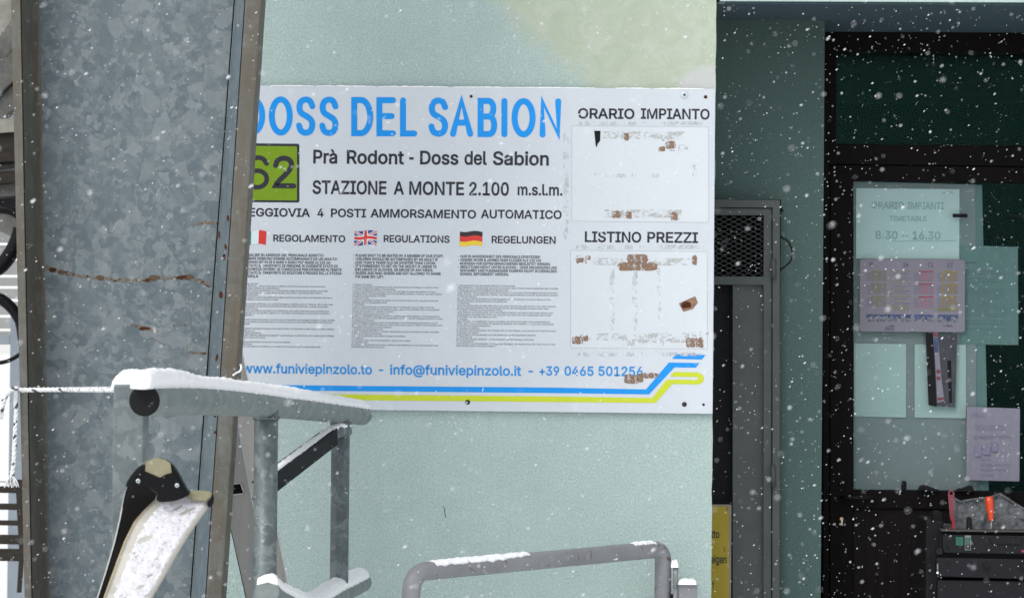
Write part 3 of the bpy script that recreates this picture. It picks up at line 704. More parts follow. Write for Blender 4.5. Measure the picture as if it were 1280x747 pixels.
# teal wall: strips between, above and beside the openings
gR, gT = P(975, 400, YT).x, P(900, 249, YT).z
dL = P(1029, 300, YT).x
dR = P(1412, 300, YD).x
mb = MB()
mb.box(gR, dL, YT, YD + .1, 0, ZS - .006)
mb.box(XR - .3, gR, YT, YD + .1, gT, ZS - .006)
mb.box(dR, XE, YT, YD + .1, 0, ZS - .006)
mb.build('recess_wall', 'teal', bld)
# closed rooms behind
mb = MB()
mb.box(XL, XE, 3.2, 3.3, 0, TOP); mb.box(XL, XL + .1, YT, 3.2, 0, TOP); mb.box(XE - .1, XE, YD + .1, 3.2, 0, TOP)
mb.box(XL + .1, XE - .1, YD + .1, 3.2, ZS, ZS + .1); mb.box(XL + .1, XR - .3, YT, YD + .1, 0, ZS + .1); mb.box(XL + .1, XE - .1, YD + .1, 3.2, .001, .05)
mb.box(XL, XE, 0.41, 3.3, TOP + .001, TOP + .12)
mb.build('inner_wall', 'interior', bld)

# door in its frame (part of the building), glass above and in the leaf, boards below
dr = MB()
dr.plate([(1028.5, 38), (1430, 42), (1430, 1100), (1028.5, 1100)], YD, .06, 0,
         holes=[[(1045.5, 64), (1400, 68), (1400, 183), (1045.5, 180)], [(1037, 227 - 22), (1400, 209), (1400, 1090), (1036, 1090)]])
door = dr.build('door', 'doorframe', bld, .002)
LY = YD + .008
lf = MB()
lf.plate([(1037.6, 206), (1399, 210), (1399, 1088), (1036.8, 1088)], LY, .05, 0,
         holes=[[(1066.5, 226), (1370, 230), (1370, 616), (1066.5, 612)], [(1066, 635), (1370, 638), (1370, 1060), (1066, 1060)]])
lf.build('door_leaf', 'doorframe', door, .002)
x = 1066.0
while x < 1368:
    mb = MB()
    mb.wrect(x + .35, 635 + (x - 1066) * .01, x + 14.3 - .35, 1060, LY + .012 + random.uniform(-.0008, .0008), .02)
    mb.build('plank', 'planks', door, .0012)
    x += 14.3
MB().plate([(1044, 62), (1402, 66), (1402, 185), (1044, 182)], YD + .03, .004).build('transom_pane', 'glass', door)
MB().plate([(1065, 224), (1372, 228), (1372, 618), (1065, 614)], LY + .022, .004).build('glass_pane', 'glass', door)
mb = MB()
hp = [P(1053, 621, LY), P(1053, 621, LY - .045), P(1057, 621.5, LY - .055), P(1088, 622.5, LY - .055), P(1090, 622.6, LY - .05), P(1090, 622.6, LY - .03)]
mb.tube(hp, .008, 10); mb.disc(1053, 621, 4.6, LY - .006, .006, k=20)
mb.build('door_handle', 'black', door)
mb = MB(); mb.disc(1053, 652, 5, LY - .004, .004, k=20); mb.build('lock', 'blackmatt', door)
mb = MB(); mb.disc(1052, 648, 2.2, LY - .022, .004, k=14); a = P(1052, 651, LY - .012)
mb.box(a.x - .0022, a.x + .0022, LY - .024, LY - .016, a.z - .011, a.z + .004); mb.build('key', 'brass', door)

# ------------------------------------------------------------------ steel gate left of the door
gate = empty('steel_gate', (P(930, 1000, YT - .04).x, YT - .04, 0))
tag(gate, 'grey steel gate with expanded mesh window beside the mint wall', 'gate')
GY = YT - .05
gx0 = 800
mb = MB()
mb.plate([(gx0, 248), (975, 250), (974, 1130), (965, 1130), (965.6, 259.6), (gx0, 258.6)], GY, .05)
mb.build('gate_frame', 'gate', gate, .0015)
mb = MB()
mb.plate([(gx0, 259.4), (964.8, 260.4), (964, 1120), (gx0, 1120)], GY + .008, .035, 0,
         holes=[[(gx0 + 10, 268), (954.5, 269), (954.3, 345.5), (gx0 + 10, 344.5)], [(gx0 + 10, 354.8), (954.3, 356), (953.6, 1110), (gx0 + 10, 1110)]])
mb.build('gate_leaf', 'gate', gate, .0015)
mb = MB(); mb.plate([(916, 355.5), (956, 356), (955.5, 1112), (915.5, 1112)], GY + .028, .004); mb.build('sheet_panel', 'gatesheet', gate)
mb = MB(); mb.plate([(gx0, 355.5), (918, 356), (918, 1112), (gx0, 1112)], GY + .06, .004); mb.build('opening_shade', 'blackmatt', gate)  # black sheet put in for the darkness of the open lower bay
# expanded metal: diamonds of thin strands
mb = MB()
dx, dz = 12.2, 3.05
r_ = (P(901, 300, GY) - P(900, 300, GY)).length
for j in range(-1, 28):
    y = 268 + j * dz
    for i in range(-1, 14):
        x = 826 + i * dx + (dx / 2 if j % 2 else 0)
        if x > 960 or x < 812: continue
        for sx in (-1, 1):
            a, c = P(x, y, GY + .022), P(x + sx * dx / 2, y + dz, GY + .022)
            d = (c - a).normalized(); nn = Vector((-d.z, 0, d.x)) * r_ * .34
            if min(y, y + dz) < 266 or y + dz > 348: continue
            mb.add([a + nn, a - nn, c - nn, c + nn, a + nn * .4 + Vector((0, .004, 0)), a - nn * 1.6 + Vector((0, .004, 0)), c - nn * 1.6 + Vector((0, .004, 0)), c + nn * .4 + Vector((0, .004, 0))],
                   [(0, 1, 2, 3), (4, 5, 6, 7), (0, 3, 7, 4), (1, 2, 6, 5)])
mb.build('mesh_panel', 'mesh', gate)
mb = MB(); mb.tube([P(967, 323, GY - .008), P(967, 348, GY - .008)], .007, 10); mb.wrect(963.5, 325, 970.5, 346, GY - .004, .004); mb.build('hinge', 'gate', gate)
mb = MB(); mb.tube([P(966.5, 581, GY - .008), P(966.5, 608, GY - .008)], .007, 10); mb.wrect(963, 583, 970, 606, GY - .004, .004); mb.build('hinge', 'gate', gate)
mb = MB(); mb.disc(977, 262.5, 2.3, YT - .006, .006); mb.build('bolt', 'darksteel', gate)
# loop of twisted wire
arc = spline([(974.5, 295), (979, 297.5), (985, 301), (990, 312), (989.5, 324), (984, 331), (977, 336), (974, 338)], 10)
w1, w2 = [], []
for i, q in enumerate(arc):
    c = P(q[0], q[1], YT - .03 - .02 * sin(pi * i / len(arc)))
    a = i * .9
    w1.append(c + Vector((cos(a), 0, sin(a))) * .0022); w2.append(c - Vector((cos(a), 0, sin(a))) * .0022)
mb = MB().tube(w1, .0017, 6).tube(w2, .0017, 6)
tag(mb.build('wire_loop', 'blackmatt'), 'twisted dark wire loop sticking out of the gate post', 'wire')

# ochre sign on the gate, mostly hidden by the wall
ys_ = empty('warning_sign', P(890, 760, GY - .01))
tag(ys_, 'ochre yellow sign with black letters on the gate, half hidden by the mint wall', 'sign')
mb = MB(); mb.plate([(868, 629.5), (914.4, 630), (913.6, 800), (868, 800)], GY - .010, .006); mb.build('sign_rim', 'rim', ys_, .002)
mb = MB(); mb.plate([(869, 632), (911.5, 632.5), (910.8, 798), (869, 798)], GY - .0112, .0006); mb.build('sign_face', 'yellowsign', ys_)
mb = MB(); SYY = GY - .0118
text(mb, 'tto', 888.6, 671.5, 899.3, 9.2, SYY); mb.build('lettering', 'signdark', ys_, recalc=False)
mb = MB(); text(mb, 'eigen', 888.2, 703, 908.4, 9.4, SYY, y1=703.1); mb.build('lettering', 'signdark', ys_, recalc=False)
mb = MB(); text(mb, 'f', 890.5, 734.5, 892.6, 8.5, SYY, y1=734.5); mb.build('lettering', 'signdark', ys_, recalc=False)
mb = MB(); mb.rect(905, 683, 905.7, 689.5, SYY); mb.build('scratch', 'signdark', ys_)
mb = MB(); mb.disc(909.6, 635.8, 1.7, GY - .012, 0, 0, 12, .002); mb.build('screw', 'rim', ys_)
# ================================================================== THE BIG INFORMATION PANEL
SY = -.018                        # its front face
sg = empty('information_sign', P(600, 517, 0))
tag(sg, 'large white lift station information board with blue heading, screwed to the mint wall', 'sign')
mb = MB()
mb.plate([(284, 106.6), (894.1, 111.1), (890.7, 516.9), (283, 510)], SY, .010)
mb.build('panel', 'panel', sg, .0008)
Y1 = SY - .0005
# heading: strokes with round ends
def letters(mb):
    w = 7.5
    def box(ch, x0, x1):
        k = (x0 + x1) / 2
        yt, yb = 120.6 + (k - 340) * .0072 + w / 2, 168.8 + (k - 340) * .0072 + w / 2 - w / 2 - .5
        yb = 169.3 + (k - 340) * .0072 - w / 2 + 0.2
        a, b_ = x0 + w / 2, x1 - w / 2
        return lambda u, v: (a + (b_ - a) * u, yt + (yb - yt) * v)
    z = [0]
    def st(pts, f, closed=False, sp=0):
        q = [f(*p) for p in pts]
        if sp: q = [tuple(t) for t in spline(q, sp, closed)]
        stroke(mb, q, w, Y1 - z[0] * .00006, 0, closed, 6); z[0] = (z[0] + 1) % 5
    O_ = [(.5 + .5 * sin(a) * 1.0, .5 - .5 * cos(a)) for a in [2 * pi * i / 40 for i in range(40)]]
    S_ = [(.98, .20), (.80, .04), (.48, 0), (.16, .06), (.03, .22), (.14, .39), (.5, .49), (.86, .60), (.98, .77), (.84, .94), (.5, 1), (.15, .94), (0, .78)]
    D_ = [(0, 0), (.42, 0)] + [(.42 + .58 * sin(a), .5 - .5 * cos(a)) for a in [pi * i / 16 for i in range(1, 16)]] + [(.42, 1), (0, 1)]
    def bowl(v0, v1, xr): return [(0, v0), (xr - .35, v0)] + [(xr - .35 + .35 * sin(a), (v0 + v1) / 2 - (v1 - v0) / 2 * cos(a)) for a in [pi * i / 12 for i in range(1, 12)]] + [(xr - .35, v1), (0, v1)]
    for ch, x0, x1 in (('D', 302.5, 331.5), ('O', 336, 366), ('S', 370, 394.5), ('S', 399, 423.5), ('D', 439, 466.5), ('E', 470.5, 495), ('L', 500, 521.5),
                       ('S', 535.5, 560.5), ('A', 562.5, 591.5), ('B', 597, 621.5), ('I', 627, 634), ('O', 639.5, 669.5), ('N', 674.5, 701.5)):
        f = box(ch, x0, x1)
        if ch == 'O': st(O_, f, True)
        if ch == 'S': st(S_, f, False, 5)
        if ch == 'D': st(D_, f, True)
        if ch == 'E': st([(1, 0), (0, 0), (0, 1), (1, 1)], f); st([(0, .48), (.9, .48)], f)
        if ch == 'L': st([(0, 0), (0, 1), (1, 1)], f)
        if ch == 'A': st([(0, 1), (.5, 0), (1, 1)], f); st([(.2, .66), (.8, .66)], f)
        if ch == 'B': st(bowl(0, .47, .94), f, True); st(bowl(.47, 1, 1.0), f, True)
        if ch == 'I': st([(.5, 0), (.5, 1)], f)
        if ch == 'N': st([(0, 1), (0, 0), (1, 1), (1, 0)], f)
mb = MB(); letters(mb); mb.build('heading', 'blue', sg, recalc=False)
# other lines
def line(name, items, m):
    for it in items:
        mb = MB(); text(mb, it[0], it[1], it[2], it[3], it[4], Y1, 0, *(it[5:6]))
        mb.build(name, m, sg, recalc=False)
line('lettering', [('Prà', 391.5, 203.8, 421.5, 16.2), ('Rodont', 433.5, 204.2, 505, 16.2), ('-', 511.5, 204.8, 517, 16), ('Doss', 525, 205, 573, 16.2), ('del', 580.5, 205.4, 608.5, 16.2), ('Sabion', 616, 205.8, 686, 16.2)], 'print')
line('lettering', [('STAZIONE', 390.5, 241.8, 483, 16), ('A', 492, 242.6, 505, 15.6), ('MONTE', 511.5, 242.9, 580, 15.8), ('2.100', 586.5, 243.6, 636, 15.8), ('m.s.l.m.', 647, 243.6, 703, 13.4)], 'print')
line('lettering', [('SEGGIOVIA', 301, 270, 387.5, 10), ('4', 396.5, 270.8, 404.5, 10), ('POSTI', 413.5, 271, 457.5, 10), ('AMMORSAMENTO', 463, 271.4, 595, 10), ('AUTOMATICO', 601, 272.4, 702, 10.2)], 'print')
line('lettering', [('REGOLAMENTO', 341.5, 301.6, 431.5, 8.2)], 'print')
line('lettering', [('REGULATIONS', 479.5, 302.3, 562, 8.4)], 'print')
line('lettering', [('REGELUNGEN', 614.5, 303.5, 694.5, 8.6)], 'print')
line('lettering', [('ORARIO', 722.5, 147.8, 793, 12.2), ('IMPIANTO', 801, 148.2, 887, 12.4)], 'print')
line('lettering', [('LISTINO', 731, 302, 801.5, 12.6), ('PREZZI', 809, 302.6, 872.5, 12.6)], 'print')
line('lettering', [('www.funiviepinzolo.to', 303, 465.6, 465, 11.4), ('-', 473.5, 467, 479, 11), ('info@funiviepinzolo.it', 487.5, 467.4, 651.5, 11.6), ('-', 660.5, 468.6, 666, 11), ('+39', 674, 468.6, 699, 11), ('0465', 705.5, 468.8, 742, 11.2), ('501256', 748, 469.1, 803.5, 11.4)], 'blue2')
IT = [("- NON SALIRE IN ASSENZA DEL PERSONALE ADDETTO", 404.5), ("- I BAMBINI DEBBONO ESSERE ACCOMPAGNATI DA UN ADULTO", 421), ("  CHE HANNO MENO DI 8 ANNI O SONO PIU' BASSI DI 125 cm", 413),
      ("- E' VIETATO IL TRASPORTO DI PERSONE IN EVIDENTE STATO DI", 422), ("  UBRIACHEZZA OVVERO IN CONDIZIONI PSICOFISICHE ALTERATE", 427), ("- E' VIETATO IL TRASPORTO DI SCIATORI E PEDONI SULLA STESSA", 427), ("  SEGGIOLA", 323)]
EN = [("- PLEASE WAIT TO BE SEATED BY A MEMBER OF OUR STAFF.", 554.5), ("- CHILDREN SHOULD BE ACCOMPANIED BY AN ADULT IF", 547.5), ("  LESS THAN 8 YEARS OLD OR SHORTER THAN 125CM.", 544.5),
      ("- IT'S FORBIDDEN TO GET ON THE SKILIFT IF UNDER TE", 545.5), ("  INFLUENCE OF ALCOHOL OR DRUGS OF ANY KINDS.", 541.5), ("- SKIERS AND NON-SKIERS ARE NOT ALLOWED TO SHARE", 551), ("  THE SAME SKI-LIFT.", 480)]
DE = [("- NUR IN ANWESENHEIT DES PERSONALS EINSTEIGEN", 675), ("- KINDER UNTER 8 JAHREN ODER KLEINER ALS 125 CM", 676), ("  MUESSEN VON EINEM ERWACHSENEN BEGLEITET WERDEN", 687.5),
      ("- BENUTZUNG NICHT UNTER ALKOHOL- ODER DROGENEINFLUSS", 696), ("  SKIFAHRER UND FUSSGAENGER DUERFEN NICHT IN DERSELBEN", 696), ("  GONDEL BEFOERDERT WERDEN.", 636)]
for rows, x0, y0 in ((IT, 297, 319.9), (EN, 441.2, 320.6), (DE, 572.5, 321.8)):
    mb = MB()
    for i, (s, x1) in enumerate(rows):
        xa = x0 + (2.4 if s.startswith('  ') else 0)
        text(mb, s.strip(), xa, y0 + i * 4.42, x1, 3.2, Y1, y1=y0 + i * 4.42 + (x1 - xa) * .009)
    tag(mb.build('small_print', 'smallprint', sg, recalc=False), kind='stuff')
ENS = """1. Respect for others
A skier or snowboarder must behave in such a way that he does not endanger or prejudice others.
2. Control of speed and skiing or snowboarding
A skier or snowboarder must move in control. He must adapt his speed and manner of skiing or
snowboarding to his personal ability and to the prevailing conditions of terrain, snow and weather
as well as to the density of traffic.
3. Choice of route
A skier or snowboarder coming from behind must choose his route in such a way that he does not
endanger skiers or snowboarders ahead.
4. Overtaking
A skier or snowboarder may overtake another skier or snowboarder above or below and to the
right or to the left provided that he leaves enough space for the overtaken skier or snowboarder
to make any voluntary or involuntary movement.
5. Entering, starting and moving upwards
A skier or snowboarder entering a marked run, starting again after stopping or moving upwards on
the slopes must look up and down the slopes that he can do so without endangering himself or others.
6. Stopping on the piste
Unless absolutely necessary, a skier or snowboarder must avoid stopping on the piste in narrow
places or where visibility is restricted. After a fall in such a place, a skier or snowboarder must
move clear of the piste as soon as possible.
7. Climbing and descending on foot
A skier or snowboarder either climbing or descending on foot must keep to the side of the piste.
8. Respect for signs and markings
A skier or snowboarder must respect all signs and markings.
9. Assistance
At accidents, every skier or snowboarder is duty bound to assist.
10. Identification
Every skier or snowboarder and witness, whether a responsible party or not, must exchange names
and addresses following an accident.""".split('\n')
DES = """1. Ruecksichtnahme auf die anderen Skifahrer und Snowboarder
Jeder Skifahrer und Snowboarder muss sich so verhalten, dass er keinen anderen gefaehrdet oder schaedigt.
2. Beherrschung der Geschwindigkeit und der Fahrweise
Jeder Skifahrer und Snowboarder muss auf Sicht fahren. Er muss seine Geschwindigkeit und seine Fahrweise
seinem Koennen und den Gelaende-, Schnee- und Witterungsverhaeltnissen sowie der Verkehrsdichte anpassen.
3. Wahl der Fahrspur
Der von hinten kommende Skifahrer und Snowboarder muss seine Fahrspur so waehlen, dass er vor ihm
fahrende Skifahrer und Snowboarder nicht gefaehrdet.
4. Ueberholen
Ueberholt werden darf von oben oder unten, von rechts oder von links, aber immer nur mit einem Abstand,
der dem ueberholten Skifahrer oder Snowboarder fuer alle seine Bewegungen genuegend Raum laesst.
5. Einfahren, Anfahren und hangaufwaerts Fahren
Jeder Skifahrer und Snowboarder, der in eine Abfahrt einfahren, nach einem Halt wieder anfahren oder
hangaufwaerts schwingen oder fahren will, muss sich nach oben und unten vergewissern, dass er dies
ohne Gefahr fuer sich und andere tun kann.
6. Anhalten
Jeder Skifahrer und Snowboarder muss es vermeiden, sich ohne Not an engen oder unuebersichtlichen
Stellen einer Abfahrt aufzuhalten. Ein gestuerzter Skifahrer oder Snowboarder muss eine solche Stelle
so schnell wie moeglich freimachen.
7. Aufstieg und Abstieg
Ein Skifahrer oder Snowboarder, der aufsteigt oder zu Fuss absteigt, muss den Rand der Abfahrt benutzen.
8. Beachten der Zeichen
Jeder Skifahrer und Snowboarder muss die Markierung und die Signalisation beachten.
9. Hilfeleistung
Bei Unfaellen ist jeder Skifahrer und Snowboarder zur Hilfeleistung verpflichtet.
10. Ausweispflicht
Jeder Skifahrer und Snowboarder, ob Zeuge oder Beteiligter, ob verantwortlich oder nicht, muss im Falle
eines Unfalles seine Personalien angeben.""".split('\n')
ITS = """1. Rispetto per gli altri
Ogni sciatore deve comportarsi in modo da non mettere in pericolo altre persone o provocare danni.
2. Padronanza della velocita e del comportamento
Ogni sciatore deve tenere una velocita e un comportamento adeguati alle proprie capacita nonche alle
condizioni generali della pista, della libera visuale, del tempo e all'intensita del traffico.
3. Scelta della direzione
Lo sciatore a monte che ha la possibilita di scegliere il percorso deve tenere una direzione che eviti il
pericolo di collisione con lo sciatore a valle.
4. Sorpasso
Il sorpasso puo essere effettuato con sufficiente spazio e visibilita, tanto a monte quanto a valle, sulla
destra o sulla sinistra, ma sempre ad una distanza tale da evitare intralci allo sciatore sorpassato.
5. Immissione ed incrocio
Lo sciatore che si immette su una pista o che riparte dopo una sosta, deve assicurarsi di poterlo fare
senza pericolo per se o per gli altri; negli incroci deve dare la precedenza a chi proviene da destra o
secondo indicazioni.
6. Sosta
Lo sciatore deve evitare di fermarsi, se non in caso di necessita, nei passaggi obbligati o senza visibilita.
La sosta deve avvenire ai bordi della pista. In caso di caduta lo sciatore deve sgomberare la pista al piu
presto possibile.
7. Salita
In caso di urgente necessita lo sciatore che risale la pista, o la discende a piedi, deve procedere soltanto
ai bordi della stessa.
8. Rispetto della segnaletica
Tutti gli sciatori devono rispettare la segnaletica prevista per le piste da sci ed in particolare l'obbligo
del casco per i minori di 14 anni.
9. Soccorso
Chiunque deve prestarsi per il soccorso in caso di incidente.
10. Identificazione
Chiunque sia coinvolto in un incidente o ne e testimone e tenuto a dare le proprie generalita.""".split('\n')
for rows, x0, xw, ya, yb in ((ITS, 294, 422, 355.2, 433.3), (ENS, 441, 556.5, 356.4, 434.2), (DES, 572, 700, 357.6, 432.8)):
    mx_ = max(len(s) for s in rows)
    mb = MB()
    for i, s in enumerate(rows):
        y = ya + (yb - ya) * i / (len(rows) - 1)
        xa = x0 - (y - ya) * .022
        x1 = xa + (xw - x0) * len(s) / mx_ * .985
        text(mb, s, xa, y, x1, 2.0, Y1, y1=y + (x1 - xa) * .0095, bold=False)
    tag(mb.build('small_print', 'smallprint', sg, recalc=False), kind='stuff')

# number plate 62
pl_ = MB()
def rrect(x0, y0, x1, y1, r, k=4, sl=.0095):
    out = []
    for cx, cy, a0 in ((x1 - r, y0 + r, -90), (x1 - r, y1 - r, 0), (x0 + r, y1 - r, 90), (x0 + r, y0 + r, 180)):
        for i in range(k + 1):
            a = radians(a0 + 90 * i / k); x = cx + r * cos(a)
            out.append((x, cy + r * sin(a) + (x - (x0 + x1) / 2) * sl))
    return out
pl_.plate(rrect(298.5, 179.4, 374.2, 252.8, 2.5), Y1 - .0002, 0)
pp = pl_.build('number_plate', 'print', sg)
mb = MB(); mb.plate(rrect(301.5, 182.6, 371.2, 250.2, 1, 2), Y1 - .0007, 0); mb.build('plate_face', 'green', pp)
ring6 = [(321.6 + 11.9 * sin(a), 223.7 - 10.4 * cos(a)) for a in [2 * pi * i / 28 for i in range(28)]]
tail6 = [tuple(t) for t in spline([(333.2, 204.6), (329, 198.9), (322, 197.1), (314.6, 200.6), (310.6, 209), (309.8, 222)], 6)]
two = [tuple(t) for t in spline([(344.4, 206.8), (347, 200.6), (354, 197.8), (361, 199.6), (364.4, 205), (362.6, 211.4), (356, 219), (347.6, 227), (344.6, 232)], 6)] + [(367.2, 232.4)]
mb = MB(); stroke(mb, ring6, 5.7, Y1 - .0011, 0, True); stroke(mb, tail6, 5.7, Y1 - .0013); mb.build('numeral', 'print', pp, recalc=False)
mb = MB(); stroke(mb, two, 6.4, Y1 - .0011); mb.build('numeral', 'print', pp, recalc=False)

# flags, waving slightly
def flag(name, x0, y0, w, h, fn, mats, nx=36, ny=22):
    vs, fs, mi = [], [], []
    Yf = Y1 - .0003
    for j in range(ny + 1):
        for i in range(nx + 1):
            u, v = i / nx, j / ny
            vs.append(P(x0 + u * w - v * .6, y0 + v * h + .9 * sin(u * 2 * pi + .4) + u * .6, Yf))
    mb = MB()
    groups = {}
    for j in range(ny):
        for i in range(nx):
            groups.setdefault(fn((i + .5) / nx, (j + .5) / ny), []).append((j * (nx + 1) + i, j * (nx + 1) + i + 1, (j + 1) * (nx + 1) + i + 1, (j + 1) * (nx + 1) + i))
    mb.v = vs
    for k_, f in groups.items():
        mb.f += f; mb.m += [k_] * len(f); mb.sm += [False] * len(f)
    mb.build(name, mats, sg, recalc=False)
flag('italian_flag', 305, 288, 27.8, 17, lambda u, v: 0 if u < .34 else (1 if u < .66 else 2), ['flaggreen', 'flagwhite', 'flagred'])
def uj(u, v):
    X, Yy = (u - .5) * 1.65, v - .5
    if abs(X) < .09 or abs(Yy) < .09: return 2
    if abs(X) < .17 or abs(Yy) < .16: return 1
    for s in (1, -1):
        d = abs(X / 1.65 - s * Yy)
        if d < .045: return 2
        if d < .11: return 1
    return 0
flag('british_flag', 443.3, 288.2, 27.8, 17.6, uj, ['flagblue', 'flagwhite', 'flagred'], 48, 30)
flag('german_flag', 575, 289, 28.2, 17.8, lambda u, v: 0 if v < .34 else (1 if v < .67 else 2), ['flagblack', 'flagred', 'flaggold'])

# company stripes running into the emblem
mb = MB()
mb.plate([(284, 480.3), (450, 482), (700, 484.2), (807.5, 486.4), (836, 452.8), (874.2, 453.4), (870, 459.2), (843, 459), (811.5, 492.6), (700, 491), (450, 488.6), (284, 487)], Y1)
mb.plate([(846, 442.4), (882.2, 443.2), (877.3, 449.1), (840, 448.2)], Y1)
mb.build('blue_stripe', 'blue', sg, recalc=False)
mb = MB()
mb.plate([(284, 490.8), (450, 492.9), (700, 495.3), (815.3, 497.1), (833.5, 474), (871, 474.4), (872.4, 473.9), (873, 472.7), (872.3, 471.4), (870.8, 471), (837.6, 470.3), (842, 464.6), (872, 465), (876, 466.6), (879, 469.2), (880.3, 472.8), (879.2, 476.3), (876.2, 479), (872, 480.2), (840.5, 479.6), (819.5, 503.3), (700, 502.2), (450, 499.9), (284, 497.4)], Y1)
mb.build('lime_stripe', 'yellow', sg, recalc=False)

# thin outlines where two notices used to hang
mb = MB()
def outline(x0, y0, x1, y1, w=.55):
    s = .0095 * (x1 - x0)
    mb.plate([(x0, y0), (x1, y0 + s), (x1, y0 + s + w), (x0, y0 + w)], Y1); mb.plate([(x0, y1), (x1, y1 + s), (x1, y1 + s + w), (x0, y1 + w)], Y1)
    mb.plate([(x0, y0 + w), (x0 + w, y0 + w), (x0 + w, y1), (x0, y1)], Y1); mb.plate([(x1 - w, y0 + s + w), (x1, y0 + s + w), (x1, y1 + s), (x1 - w, y1 + s)], Y1)
for x0, y0, x1, y1 in ((714.5, 157, 886, 276), (713, 312.5, 884.5, 434)):
    q = MB(); q.plate([(x0 + .6, y0 + .6), (x1 - .6, y0 + .6 + .0095 * (x1 - x0)), (x1 - .6, y1 + .0095 * (x1 - x0)), (x0 + .6, y1)], Y1 + .0001); q.build('cover_sheet', 'cover', sg)
outline(714.5, 157, 886, 276); outline(713, 312.5, 884.5, 434)
mb.build('outline', 'ghost', sg, recalc=False)
# remains of tape and glue
rt = random.Random(11)
def blob(mb, cx, cy, w, h, mi=0, k=11, j=.35, Y=None):
    mb.plate([(cx + w / 2 * (max(-1, min(1, 1.25 * cos(a)))) * (1 - rt.random() * j), cy + h / 2 * (max(-1, min(1, 1.25 * sin(a)))) * (1 - rt.random() * j)) for a in [-2 * pi * i / k for i in range(k)]], Y or (Y1 - .0003 - rt.random() * .0002), 0, mi)
def flecks(mb, x0, y0, x1, y1, n_, smin, smax, mi=0):
    for _ in range(n_):
        s = rt.uniform(smin, smax)
        blob(mb, rt.uniform(x0, x1), rt.uniform(y0, y1), s * rt.uniform(.8, 2.2), s, mi, 7, .5)
for cx, cy, w, h, j in ((797, 323.5, 20, 9, .2), (797, 333, 40, 8, .3), (781, 335, 11, 5, .35), (838.5, 181, 10, 8, .35), (827.5, 186, 7, 5, .35), (783, 171, 5, 8, .35),
        (771, 268, 10, 7, .35), (786, 269, 6, 7, .35), (843, 270.5, 8, 8, .6), (790, 473.5, 16, 9, .3), (801, 472, 5, 9, .3), (813, 469, 16, 5.5, .4),
        (722, 425, 11, 8, .4), (732, 423, 6, 6, .5), (865, 428, 12, 10, .4), (875, 429, 8, 9, .5), (725, 325, 9, 5, .5), (868, 325, 6, 10, .5), (735, 322, 6, 4, .6)):
    mb = MB(); blob(mb, cx, cy, w * 1.35, h * 1.35, 0, 26, j * .6); mb.build('tape_remnant', 'tapefilm', sg, recalc=False)
mb = MB()
flecks(mb, 828, 174, 846, 186, 14, .8, 2); flecks(mb, 838, 263, 850, 274, 12, .8, 2); flecks(mb, 862, 420, 880, 433, 12, .8, 2.2); flecks(mb, 718, 418, 738, 430, 12, .8, 2); flecks(mb, 720, 319, 742, 329, 12, .8, 2)
flecks(mb, 766, 262, 792, 274, 12, .6, 1.6)
tag(mb.build('tape_residue', 'tape', sg, recalc=False), kind='stuff')
mb = MB()
for x0, y0, x1, y1, n_ in ((756, 165, 850, 174, 22), (760, 263, 848, 271, 18), (742, 323, 862, 331, 26), (748, 417, 782, 424, 8), (792, 416, 860, 426, 14)):
    flecks(mb, x0, y0, x1, y1, n_, .6, 1.6)
flecks(mb, 706, 170, 710, 280, 14, 1, 2.2); flecks(mb, 704, 285, 712, 300, 6, 1, 2.4)
for x0, y0, x1, y1 in ((754, 164.5, 856, 173.5), (756, 262, 852, 272), (742, 322.5, 864, 331.5), (746, 416.5, 784, 425), (790, 416, 862, 428), (836, 181, 860, 189), (864, 414, 886, 420)):
    q = MB(); q.rect(x0, y0, x1, y1, Y1 - .00022); q.build('glue_strip', 'gluefilm', sg)
for x0, y0, x1, y1 in ((756, 217, 824, 222), (736, 216, 752, 221), (762, 334, 768, 414), (790, 334, 797, 414), (821, 334, 826, 400), (704, 165, 711, 300), (722, 440, 882, 445), (724, 152, 884, 156.5), (720, 306, 880, 311), (860, 205, 872, 222), (776, 425, 830, 432)):
    q = MB(); q.rect(x0, y0, x1, y1, Y1 - .0002); q.build('glue_smear', 'faintfilm', sg)
tag(mb.build('glue_residue', 'glueshadow', sg, recalc=False), kind='stuff')
mb = MB(); mb.plate([(742.8, 163.6), (750.6, 163.6), (750.2, 176), (747, 180), (746, 184.5), (744.6, 182)], Y1 - .0006); mb.build('tape_strip', 'blackmatt', sg)
mb = MB(); mb.plate([(848.5, 379), (869, 370), (872.5, 378), (866, 386), (854, 389.5)], Y1 - .0006); blob(mb, 858, 381, 14, 9, 1, 9, .3, Y1 - .0009); mb.build('tape_patch', ['tape', 'rust'], sg)
mb = MB()
for q in ((754, 476, 765, 476.6), (700, 425, 700.5, 432)): pass
for _ in range(26):
    x, y = rt.uniform(300, 880), rt.uniform(115, 500)
    mb.plate([(x, y), (x + rt.uniform(.5, 1.4), y + rt.uniform(-.3, .3)), (x + .4, y + rt.uniform(.4, .9))], Y1 - .0008)
tag(mb.build('dirt_speck', 'inkgrey', sg, recalc=False), kind='stuff')
# fixings
def screw(x, y, r, m, dome=.0015):
    mb = MB(); mb.disc(x, y, r, Y1 - .0003, 0, 0, 18, dome); o = mb.build('screw', m, sg); return o
o = screw(855.3, 118.7, 4.8, 'washer', .0012); MB().disc(855.6, 118.7, 1.5, Y1 - .0025, 0, 0, 12).build('screw_recess', 'hole', o)
MB().disc(855.3, 118.7, 5.3, Y1 - .00025, 0, 0, 20).build('washer_shadow_ring', 'glueshadow', o)  # flat grey disc painted as the washer's shadow
screw(882, 121.3, 2.2, 'rust'); screw(589, 120.6, 1.9, 'rust'); screw(584.6, 502.2, 3.1, 'hole'); screw(855.5, 505, 3.1, 'hole'); screw(879.4, 505.4, 1.7, 'hole')
